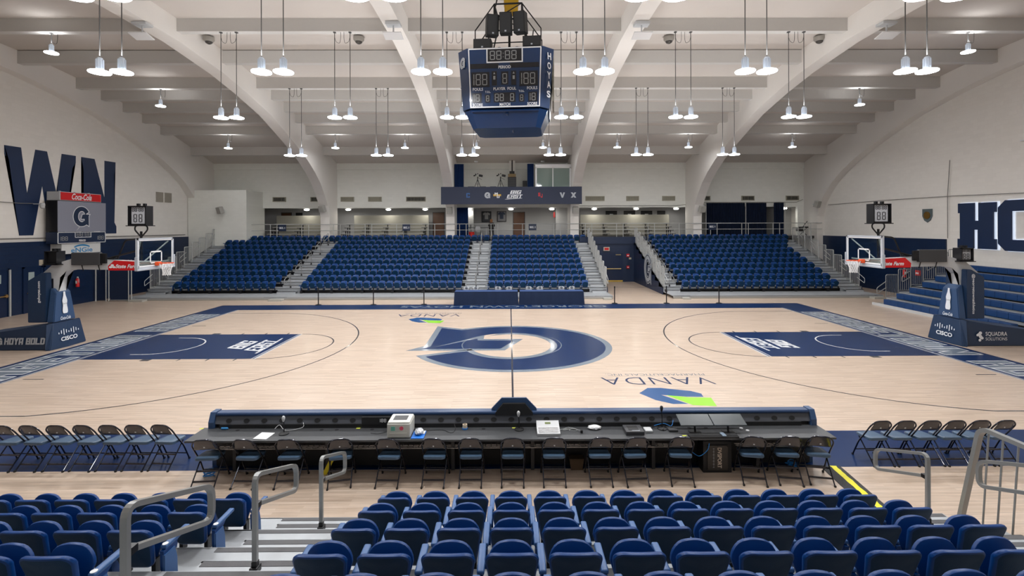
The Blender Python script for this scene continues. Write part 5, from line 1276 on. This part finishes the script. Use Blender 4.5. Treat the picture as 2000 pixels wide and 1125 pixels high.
# two tilted monitors with a control pad below them
for p, lb in ((1357, 'dark monitor tilted flat, left one of two'), (1422, 'dark monitor tilted flat, right one of two')):
    t = thing('monitor', lb+' at the right of the table', 'monitor', (px(p), -9.42, T), group='tilted monitors')
    b = NB(); box(b, -.285, .285, -.14, .14, -.012, .012, .005, M=Matrix.Translation((0, .08, .205)) @ Matrix.Rotation(R(20), 4, 'X')); obj('screen', b, mat('screen_dark', (.06, .07, .075), .25), t)
    b = NB(); tube(b, [(0, .05, .012), (0, .08, .185)], .018, 8); box(b, -.1, .1, -.02, .12, 0, .012, .004); obj('stand', b, BLACK, t)
b = NB(); box(b, -.42, .42, -.07, .07, 0, .02, .004); o = single('control_pad', b, BLACK, 'long black control pad under the two tilted monitors', 'control pad'); o.location = (px(1385), -9.53, T)
for i, (dx, lb) in enumerate(((.13, 'first'), (.24, 'second'))):
    b = NB(); lathe(b, [(.03, 0), (.03, .025), (.01, .03)], n=12); o = single('desk_device', b, GREYL, 'small grey round device beside the control pad, %s from left' % lb, 'device', 'round devices by the control pad'); o.location = (px(1445)+dx*.6, -9.25-.1*i, T)
b = NB(); box(b, -.035, .035, -.065, .065, 0, .02, .006); o = single('phone', b, mat('phone_blue_grey', (.25, .33, .42), .3), 'pale phone lying under the right tilted monitor', 'phone'); o.location = (px(1404), -9.53, T+.021)
# black equipment case below the table
t = thing('equipment_case', 'black upright equipment case with sideways white lettering under the table', 'case', (px(1398, 8.55), -9.21, 0))
b = NB(); box(b, -.255, .255, -.12, .12, .0, .56, .01); obj('case', b, BLACK, t)
b = NB(); box(b, -.18, .18, -.135, -.12, .05, .49, .004); 
for x in (-.165, 0, .165):
    for z in (.07, .47): lathe(b, [(.008, 0), (.008, .004)], (x, -.14, z), 8)
obj('front_plate', b, mat('case_plate', (.035, .03, .027), .4), t)
me = text_mesh('DVSPORT', .36, .075, bold=.03); place('lettering', me, mat('lettering_cream', (.62, .52, .42), .5), (.03, -.137, .27), (0, 0, -1), (1, 0, 0), t, world=False)
b = NB(); box(b, -.075, -.071, -.1375, -.1355, .1, .44); 
for i in range(7): box(b, -.09, -.06, -.1375, -.1355, .1+.055*i, .106+.055*i)
obj('rule_mark', b, LETG, t)
t = thing('waste_basket', 'small brown cardboard box on the floor under the table', 'box', (px(1127, 8.5), -9.13, 0))
b = NB(); prism(b, [(-.1, 0), (.1, 0), (.13, .2), (-.13, .2)], 1, -.08, .08); obj('box', b, mat('cardboard_dark', (.10, .06, .03), .7), t)
b = NB(); prism(b, [(-.09, 0), (-.01, 0), (.11, .24), (.03, .24)], 1, -.015, .015); single('squeegee', b, YELLOW, 'flat yellow tool leaning under the left part of the table', 'tool').location = (px(635, 8.4), -9.30, 0)
# yellow tape on dark cable mat
A_, B2 = Vector((5.74, -9.12, 0)), Vector((5.56, -10.80, 0)); d = (B2-A_).normalized(); n2 = Vector((-d.y, d.x, 0))
b = NB()
q = [A_-n2*.20, B2-n2*.20, B2+n2*.16, A_+n2*.16]; v0 = [b.verts.new(p+Vector((0, 0, .001))) for p in q]; v1 = [b.verts.new(p+Vector((0, 0, .007))) for p in q]
b.faces.new(v1); b.faces.new(v0[::-1])
for i in range(4): b.faces.new((v0[i], v0[(i+1) % 4], v1[(i+1) % 4], v1[i]))
t = thing('cable_mat', 'dark carpet strip with ragged yellow tape right of the table', 'mat', (5.5, -10, 0)); obj('mat_strip', b, mat('dark_carpet', (.05, .05, .052), .95, var=.5, vscale=60), t, world=True)
b = NB(); Lp, Rp = [], []
random.seed(2)
for i in range(25):
    p = A_+(B2-A_)*i/24; Lp.append(b.verts.new(p-n2*(.02+random.uniform(-.006, .006))+Vector((0, 0, .0085)))); Rp.append(b.verts.new(p+n2*(.085+random.uniform(-.008, .008))+Vector((0, 0, .0085))))
for i in range(24): b.faces.new((Lp[i], Lp[i+1], Rp[i+1], Rp[i]))
obj('yellow_tape', b, mat('tape_bright_yellow', (.85, .78, .01), .45), t, world=True)
# ------------------------------------------------------------------ far tables, covered chairs, barrier posts
for a, c, lb in ((-3.12, .38, 'left'), (.50, 4.04, 'right')):
    t = thing('press_table', 'long table under a navy cloth before the far stand, %s of two' % lb, 'table', ((a+c)/2, 9.25, 0), group='navy clothed tables')
    b = NB(); box(b, a, c, 8.9, 9.6, .72, .745, .008); 
    obj('cloth_top', b, mat('cloth_navy_top', (.02, .055, .17), .8), t, world=True)
    b = NB(); n_ = 60; rows_ = []
    per = [(a-.02, 9.62)]+[(a-.03+(c-a+.06)*i/n_, 8.87+.012*math.sin(i*1.7)+.008*math.sin(i*.7)) for i in range(n_+1)]+[(c+.02, 9.62)]
    top = [b.verts.new((min(max(x, a-.005), c+.005), max(y, 8.895), .735)) for x, y in per]; bot = [b.verts.new((x*1.0+(x-(a+c)/2)*.012, y-.02, .012)) for x, y in per]
    for i in range(len(per)-1): b.faces.new((top[i], top[i+1], bot[i+1], bot[i]))
    obj('cloth_skirt', b, NAVYCLOTH, t, smooth=True, world=True)
EMB = mat('cover_white', (.45, .47, .5), .7)
for i, p in enumerate((911, 929, 972.5, 994, 1032.5, 1054, 1096, 1116)):
    t = thing('covered_chair', 'chair with a white emblem cover behind the navy tables, %s from left' % ORD[i], 'chair', ((p-1000)*28/940+.08, 10.1, 0), group='chairs with white covers')
    b = NB(); pad(b, rrect(.2, .2, .55, .87, .03, .14), .03, .01, y0=0); obj('backrest', b, EMB, t, smooth=True)
    me = G_mesh(.13, .13); place('emblem', me, NAVYPANEL, (0, -.02, .79), (1, 0, 0), (0, 0, 1), t, world=False)
    b = NB(); box(b, -.2, .2, -.42, 0, .42, .46, .01)
    obj('seat', b, NAVYCLOTH, t)
    b = NB(); 
    for x in (-.18, .18):
        tube(b, [(x, 0, .8), (x, -.40, .01)], .012, 6); tube(b, [(x, .03, .01), (x, -.3, .43)], .012, 6)
    obj('legs', b, BLACKM, t)
BPX = [(-10.75, 9.12), (-7.68, 9.12), (-4.86, 9.12), (5.83, 9.2), (8.75, 9.2), (11.69, 9.15)]
bn = ['leftmost', 'second from left', 'third from left', 'at the left of the passage', 'at the right of the passage', 'rightmost']
for i, ((x, y), lb) in enumerate(zip(BPX, bn)):
    t = thing('barrier_post', 'slim black belt barrier post on the far sideline, '+lb, 'post', (x, y, 0), group='belt barrier posts')
    b = NB(); lathe(b, [(.17, .0), (.17, .012), (.12, .03), (.04, .05)], n=20); obj('base', b, BLACKM, t, smooth=True)
    b = NB(); lathe(b, [(.028, .045), (.028, .86), (.036, .87), (.036, .96), (.02, .975)], n=12); obj('pole', b, BLACKM, t, smooth=True)
    if i in (0, 1, 3, 4):
        x2, y2 = BPX[i+1]; b = NB(); L_ = x2-x; tube(b, [(.04, 0, .925), (L_/2, (y2-y)/2, .905), (L_-.04, y2-y, .925)], .024, 4, sq=.1); obj('belt', b, BLACK, t)
# ------------------------------------------------------------------ balcony, gallery contents
BAL = thing('balcony', 'small camera balcony with a navy conference banner between the middle arches', 'balcony', (.1, 18.5, 6.0))
b = NB(); box(b, -5.2, 5.42, 18.56, 21.68, 6.95, 7.28); box(b, -5.2, 5.42, 18.56, 18.7, 6.05, 7.3); obj('platform', b, PLASTER, BAL, world=True)
b = NB(); box(b, -5.22, 5.42, 18.50, 18.56, 6.02, 7.34, .008); BN = obj('banner', b, mat('banner_navy', (.010, .018, .05), .5), BAL, world=True)
def bx_(p): return (p-850)*1/1
def bwx(u): return (850+u/6.66-1000)/940*36.35+.13        # banner x from the photo's pixel column
def letters(s, u, z, w_, h_, m, sh=0, y=18.485):
    me = block_mesh(s, w_, h_, 0, shear=sh, gap=.5); place('emblem', me, m, (bwx(u), y, z), (1, 0, 0), (0, 0, 1), BN)
letters('BIG', 1050, 6.93, .80, .26, LETW, .35); letters('EAST', 1035, 6.62, 1.12, .26, LETW, .35)
b = NB(); prism(b, [(bwx(905), 6.38), (bwx(1130), 6.46), (bwx(1130), 6.49), (bwx(940), 6.44)], 1, 18.485, 18.49); obj('underline', b, LETW, BN, world=True)
for mm, g, yy in ((LETW, .008, 18.486), (LETG, -.010, 18.48)): place('emblem', G_mesh(.42, .42, g), mm, (bwx(682), yy, 6.70), (1, 0, 0), (0, 0, 1), BN)
b = NB(); box(b, bwx(757), bwx(858), 18.488, 18.494, 6.63, 6.78); obj('emblem', b, mat('emblem_gold', (.6, .36, .04), .5), BN, world=True)
letters('M', 795, 6.80, .24, .20, LETW); letters('U', 820, 6.60, .2, .20, LETW)
letters('S', 1355, 6.75, .16, .26, RED); letters('J', 1385, 6.66, .13, .28, RED)
letters('V', 1655, 6.70, .40, .40, LETG); letters('X', 1800, 6.70, .42, .40, LETG)
letters('C', 430, 6.70, .26, .34, mat('emblem_blue', (.03, .12, .35), .5))
BTH = thing('press_booth', 'white framed glass booth on the right half of the balcony', 'booth', (3.35, 19.6, 7.3))
b = NB(); box(b, 1.95, 4.72, 19.4, 19.5, 8.85, 9.15); box(b, 1.95, 2.07, 19.4, 19.5, 7.285, 8.9); box(b, 3.28, 3.34, 19.4, 19.5, 7.285, 8.9); box(b, 4.6, 4.72, 19.4, 19.5, 7.285, 8.9)
box(b, 1.95, 4.72, 19.5, 21.6, 9.05, 9.15); box(b, 1.95, 2.0, 19.5, 21.6, 7.285, 9.05); obj('frame', b, WHITE, BTH, world=True)
b = NB(); box(b, 2.07, 3.28, 19.44, 19.46, 7.285, 8.85); obj('window_pane', b, mat('booth_glass', (.18, .24, .22), .05, spec=.8), BTH, world=True)
b = NB(); box(b, 3.34, 4.6, 19.44, 19.46, 7.285, 8.85); obj('window_pane', b, mat('booth_glass', (.18, .24, .22), .05, spec=.8), BTH, world=True)
def curtain(x0_, x1_, y, z0, z1, m, lb, fold=.03, pitch=.13):
    b = NB(); n_ = max(6, int((x1_-x0_)/pitch*6)); T_, Bt = [], []
    for i in range(n_+1):
        x = x0_+(x1_-x0_)*i/n_; yy = y+fold*math.sin(2*math.pi*(x-x0_)/pitch)
        T_.append(b.verts.new((x, yy, z1))); Bt.append(b.verts.new((x, yy*1.0, z0)))
    for i in range(n_): b.faces.new((T_[i], T_[i+1], Bt[i+1], Bt[i]))
    r = bmesh.ops.solidify(b, geom=b.faces[:], thickness=.01)
    return single('curtain', b, m, lb, 'curtain', smooth=True)
curtain(-4.33, -3.6, 19.6, 7.3, 9.2, BLUECLOTH, 'narrow bright blue curtain at the left end of the balcony')
curtain(1.35, 1.85, 19.9, 7.3, 9.25, BLUECLOTH, 'narrow bright blue curtain beside the glass booth')
curtain(-4.33, -3.4, 21.2, 3.54, 5.88, BLUECLOTH, 'bright blue curtain below the balcony beside the column')
curtain(16.1, 19.25, 21.6, 3.56, 6.22, NAVYCLOTH, 'wide dark navy curtain behind the section four sign', .04, .2)
curtain(19.35, 21.05, 21.6, 3.56, 6.22, NAVYCLOTH, 'dark navy curtain right of the pale curtain post', .04, .2)
curtain(21.6, 22.45, 21.5, 3.56, 6.22, NAVYCLOTH, 'narrow dark navy curtain by the corner corridor', .04, .2)
for x, lb in ((16.02, 'left edge of the wide navy curtain'), (19.28, 'between the two navy curtains'), (22.5, 'right edge of the narrow navy curtain')):
    b = NB(); tube(b, [(x, 21.45, 3.54), (x, 21.45, 6.2)], .03, 8); single('curtain_post', b, PIPEW, 'pale curtain post at the '+lb, 'post', 'curtain posts')
def tripod(x, y, z, lb, flip=1):
    t = thing('video_camera', lb, 'camera', (x, y, z), group='cameras on the balcony')
    b = NB()
    for a in (90, 210, 330): tube(b, [(0, 0, .75), (.32*math.cos(R(a)), .32*math.sin(R(a)), .0)], .02, 6); tube(b, [(0, 0, .35), (.17*math.cos(R(a)), .17*math.sin(R(a)), .38)], .01, 5)
    tube(b, [(0, 0, .7), (0, 0, .95)], .035, 8); tube(b, [(0, 0, .9), (-flip*.32, .1, .72)], .012, 6); obj('tripod', b, BLACKM, t)
    b = NB(); box(b, -.12, .18, -.07, .07, .97, 1.14, .01, M=Matrix.Rotation(R(-12*flip), 4, 'Y')); box(b, -.02, .04, -.05, .05, 1.14, 1.22); tube(b, [(.18*flip, 0, 1.05), (.32*flip, 0, 1.02)], .05, 10); box(b, -.18, -.1, -.1, .0, 1.05, 1.18); obj('camera_body', b, BLACK, t)
tripod(-2.55, 20.0, 7.308, 'black video camera on tripod, left one on the balcony', -1); tripod(-.75, 20.0, 7.308, 'black video camera on tripod, right one on the balcony', -1)
for x in (-3.0, -2.1, -1.3): 
    b = NB(); box(b, x-.25, x+.25, 19.1, 19.4, 7.285, 7.42, .03); single('equipment_bag', b, BLACK, 'low black bag on the balcony floor, %s of three' % ('left' if x < -2.5 else 'middle' if x < -1.5 else 'right'), 'bag', 'bags on the balcony')
t = thing('equipment_rack', 'black equipment rack with gear on top in the middle of the balcony', 'rack', (.15, 20.3, 7.285))
b = NB(); box(b, -.33, .33, -.3, .3, 0, .95, .01); obj('cabinet', b, BLACK, t)
b = NB(); 
for i in range(6): box(b, -.28, .28, -.31, -.3, .08+.14*i, .17+.14*i)
obj('rack_units', b, DGREY, t)
b = NB(); box(b, -.3, .3, -.25, .25, .95, 1.2, .01); obj('brass_coloured_gear', b, mat('gear_brown', (.22, .15, .06), .5), t)
b = NB(); box(b, -.2, .2, -.2, .2, 1.2, 1.42, .02); obj('projector', b, BLACK, t)
b = NB(); tube(b, [(.15, 21.2, 9.3), (.15, 21.2, 8.7)], .05, 8); b.free()
b = NB(); tube(b, [(.17, 21.24, 8.75), (.17, 21.24, 9.75)], .045, 8); single('black_pipe', b, BLACK, 'vertical black pipe on the pilaster above the balcony', 'pipe')
b = NB(); box(b, 1.0, 1.35, 20.2, 20.5, 7.285, 7.95, .01); single('loudspeaker', b, BLACK, 'small black loudspeaker on the balcony beside the blue curtain', 'speaker')
b = NB(); lathe(b, [(.17, .0), (.17, .02), (.15, .05)], (0, 0, 0), 16)
for x, lb in ((-2.7, 'left'), (2.6, 'right')):
    b2 = NB(); lathe(b2, [(.12, 0), (.16, .06), (.16, .1)], (x, 20.5, 9.45), 16); single('smoke_detector', b2, WHITE, 'white round detector under the roof above the balcony, '+lb, 'detector', 'roof detectors')
b.free()
# corner loudspeakers
def wedge(x, y, z, rz, lb):
    t = thing('wall_loudspeaker', lb, 'speaker', (x, y, z), R(rz), 'pale wall loudspeakers')
    b = NB(); box(b, -.22, .22, -.16, .16, -.25, .25, .02, M=Matrix.Rotation(R(18), 4, 'X')); obj('cabinet', b, mat('speaker_putty', (.40, .39, .36), .6), t)
    b = NB(); box(b, -.05, .05, .1, .34, -.05, .05); obj('bracket', b, GREYL, t)
wedge(-14.55, 19.50, 5.75, -18, 'pale wall loudspeaker on the second arch leg from left'); wedge(-4.71, 19.50, 5.6, 0, 'pale wall loudspeaker on the column left below the banner')
wedge(5.07, 19.50, 5.6, 0, 'pale wall loudspeaker on the column right below the banner'); wedge(14.9, 19.50, 5.65, 15, 'pale wall loudspeaker on the right arch leg')
wedge(-22.1, 18.95, 5.65, -25, 'pale wall loudspeaker on the white corner block'); wedge(23.9, 19.5, 6.0, 25, 'pale wall loudspeaker in the far right corner')
# gallery benches and partitions
PART = mat('partition_beige', (.30, .29, .245), .7)
for a, c, lb in ((-19.9, -15.1, 'left'), (-13.3, -6.95, 'second'), (6.0, 13.6, 'right')):
    b = NB(); box(b, a, c, 23.3, 23.4, 3.56, 5.32); single('partition', b, PART, 'beige partition panel in the %s gallery bay' % lb, 'panel', 'beige partitions in the gallery')
for a, c, lb in ((-19.6, -15.15, 'left'), (-13.6, -6.95, 'second'), (5.9, 13.3, 'right')):
    t = thing('bench_rows', 'stepped aluminium benches on black frames in the %s gallery bay' % lb, 'bench', ((a+c)/2, 21.9, 3.53), group='gallery benches')
    for k in range(4):
        b = NB(); box(b, a, c, 21.0+.5*k, 21.25+.5*k, 3.75+.27*k, 3.79+.27*k); obj('bench_plank', b, mat('plank_alu', (.62, .61, .57), .5), t, world=True)
    n_ = int((c-a)/1.6)
    for i in range(n_+1):
        x = a+.15+(c-a-.3)*i/n_; b = NB()
        for k in range(4):
            box(b, x-.03, x+.03, 21.08+.5*k, 21.16+.5*k, 3.54, 3.75+.27*k); box(b, x-.25, x+.25, 21.05+.5*k, 21.1+.5*k, 3.70+.27*k, 3.745+.27*k)
        box(b, x-.03, x+.03, 21.1, 22.7, 3.54, 3.58); obj('bench_frame', b, BLACK, t, world=True)
def framed(x0_, x1_, z0, z1, lb, bg, shirt):
    t = thing('framed_jersey', lb, 'frame', ((x0_+x1_)/2, 24.48, z0), group='framed jerseys in the gallery')
    b = NB(); box(b, x0_, x1_, 24.43, 24.49, z0, z1); obj('frame', b, BLACK, t, world=True)
    b = NB(); box(b, x0_+.06, x1_-.06, 24.42, 24.43, z0+.06, z1-.06); obj('backing', b, bg, t, world=True)
    me = shape_mesh([[(-.15, -.3), (.15, -.3), (.15, .1), (.28, .05), (.32, .18), (.15, .3), (.06, .3), (0, .24), (-.06, .3), (-.15, .3), (-.32, .18), (-.28, .05), (-.15, .1)]], .02)
    place('jersey', me, shirt, ((x0_+x1_)/2, 24.40, (z0+z1)/2+.08), (1, 0, 0), (0, 0, 1), t)
framed(-2.50, -1.65, 4.72, 5.67, 'framed dark jersey, left one on the gallery wall', mat('frame_backing_dark', (.05, .055, .065), .5), GREYROOM)
framed(-1.15, -.33, 4.76, 5.68, 'framed navy jersey on grey, right one on the gallery wall', mat('frame_backing_grey', (.22, .22, .24), .5), NAVYPANEL)
for i, x in enumerate((8.9, 10.5, 12.0, 13.3)):
    b = NB(); box(b, x-.5 if i < 3 else x-.35, x+.5 if i < 3 else x+.35, 24.43, 24.49, 5.05 if i < 3 else 4.6, 5.68); 
    t = single('framed_print', b, BLACK, 'dark framed print high on the right gallery wall, %s of four' % ORD[i], 'frame', 'dark framed prints')
    b = NB(); box(b, -.15, .15, -.035, -.03, .3, .36); obj('caption', b, GREYL, t)
b = NB(); box(b, -18.75, -18.2, 24.4, 24.49, 5.0, 5.6); single('notice_board', b, BLACK, 'small dark notice board in the left gallery bay', 'board')
b = NB(); box(b, 3.7, 3.85, 23.30, 23.38, 5.1, 5.55); single('alarm_box', b, mat('alarm_dark_red', (.25, .01, .01), .5), 'dark red fire bell box in the bay under the balcony', 'alarm')
# small desk with chairs and a seated person under the balcony
t = thing('gallery_desk', 'narrow dark desk on white legs behind the gallery railing', 'desk', (-2.4, 21.9, 3.535))
b = NB(); box(b, -1.05, .85, -.3, .3, .70, .74); obj('desktop', b, DGREY, t)
for x in (-.95, -.65, .45):
    b = NB(); box(b, x-.04, x+.04, -.25, .25, 0, .70); obj('leg', b, GREYL, t)
b = NB(); lathe(b, [(.03, 0), (.03, .2), (.012, .24), (.012, .28)], n=10); single('bottle', b, BLACK, 'dark bottle on the left end of the gallery desk', 'bottle').location = (-3.25, 21.9, 4.276)
b = NB(); lathe(b, [(.2, 0), (.24, .38), (.22, .38)], n=14, cap=False); lathe(b, [(.2, 0), (.2, .01)], n=14); single('red_bin', b, mat('bin_red', (.65, .02, .01), .5), 'bright red bin on the gallery floor left of the desk', 'bin').location = (-3.1, 20.9, 3.535)
def small_chair(x, y, lb, m):
    t = thing('folding_chair', lb, 'chair', (x, y, 3.535), group='folding chairs on the gallery')
    b = NB(); pad(b, rrect(.2, .2, .5, .82, .03, .1), .03, .01, y0=-.2); obj('backrest', b, m, t)
    b = NB(); box(b, -.2, .2, -.2, .2, .42, .46, .01); obj('seat', b, m, t)
    b = NB()
    for sx in (-.19, .19):
        tube(b, [(sx, -.22, .01), (sx, .16, .44)], .012, 6); tube(b, [(sx, -.2, .8), (sx, .22, .01)], .012, 6)
    obj('legs', b, BLACKM, t)
small_chair(-2.62, 21.4, 'pale grey folding chair on the gallery left of the seated person', GREYL); small_chair(-1.53, 21.30, 'black folding chair carrying the seated person on the gallery', BLACK)
# the person: one skinned body seated facing the desk, back to the court
def person(loc):
    J = {'pel': (0, 0, .52), 'sp': (0, .0, .72), 'ch': (0, .02, .92), 'nk': (0, .04, 1.06), 'hd': (0, .06, 1.16), 'ht': (0, .06, 1.27),
         'ls': (-.17, .02, 1.0), 'le': (-.23, .08, .76), 'lh': (-.12, .30, .78), 'rs': (.17, .02, 1.0), 're': (.26, .05, .76), 'rh': (.14, .28, .78),
         'lk': (-.11, .40, .52), 'la': (-.11, .42, .02), 'lt': (-.11, .54, -.03), 'rk': (.11, .40, .52), 'ra': (.11, .42, .02), 'rt': (.11, .54, -.03)}
    Ed = [('pel', 'sp'), ('sp', 'ch'), ('ch', 'nk'), ('nk', 'hd'), ('hd', 'ht'), ('ch', 'ls'), ('ls', 'le'), ('le', 'lh'), ('ch', 'rs'), ('rs', 're'), ('re', 'rh'), ('pel', 'lk'), ('lk', 'la'), ('la', 'lt'), ('pel', 'rk'), ('rk', 'ra'), ('ra', 'rt')]
    rad = {'pel': .16, 'sp': .14, 'ch': .15, 'nk': .055, 'hd': .09, 'ht': .075, 'ls': .07, 'le': .045, 'lh': .03, 'rs': .07, 're': .045, 'rh': .03, 'lk': .065, 'la': .04, 'lt': .035, 'rk': .065, 'ra': .04, 'rt': .035}
    ks = list(J); me = bpy.data.meshes.new('body'); me.from_pydata([J[k] for k in ks], [(ks.index(a), ks.index(c)) for a, c in Ed], [])
    o = bpy.data.objects.new('body', me); COL.objects.link(o)
    md = o.modifiers.new('s', 'SKIN'); sv = me.skin_vertices[0].data
    for i, k in enumerate(ks): sv[i].radius = (rad[k], rad[k]*(.75 if k in ('pel', 'sp', 'ch') else 1)); sv[i].use_root = (k == 'pel')
    o.modifiers.new('u', 'SUBSURF').levels = 2
    m2 = bpy.data.meshes.new_from_object(o.evaluated_get(bpy.context.evaluated_depsgraph_get())); bpy.data.objects.remove(o)
    SK = mat('skin', (.55, .34, .25), .5); CL = mat('black_sweater', (.012, .012, .014), .85); m2.materials.clear(); m2.materials.append(CL); m2.materials.append(SK)
    for p in m2.polygons:
        c = p.center; p.material_index = 1 if (c.z > 1.05 or (c.y > .22 and c.z > .70)) else 0; p.use_smooth = True
    t = thing('person', 'person in black with reddish blond hair seated at the gallery desk', 'person', loc)
    link_mesh('body', m2, t)
    b = NB(); bmesh.ops.create_icosphere(b, subdivisions=3, radius=.112)
    for v in b.verts:
        v.co.y *= 1.08; v.co.z *= 1.15
        if v.co.z < 0 and v.co.y < 0: v.co.z *= 1.6
    bmesh.ops.delete(b, geom=[v for v in b.verts if v.co.y > .035 and v.co.z < .045], context='VERTS'); b.transform(Matrix.Translation((0, .05, 1.215))); obj('hair', b, mat('hair_reddish', (.30, .13, .05), .7), t, smooth=True)
person((-1.53, 21.28, 3.61))
t = thing('equipment_stand', 'black folded equipment on the gallery at the far right corner', 'equipment', (23.7, 21.0, 3.535))
b = NB(); box(b, -.5, -.1, -.2, .2, .35, .6, .02); box(b, -.3, .35, -.15, .15, .62, .72, .02); tube(b, [(-.3, 0, 0), (.3, 0, .65)], .03, 6); tube(b, [(.3, 0, 0), (-.3, 0, .65)], .03, 6); tube(b, [(0, 0, .7), (.2, 0, 1.0), (.35, 0, 1.15)], .03, 6); obj('folded_frame', b, BLACK, t)
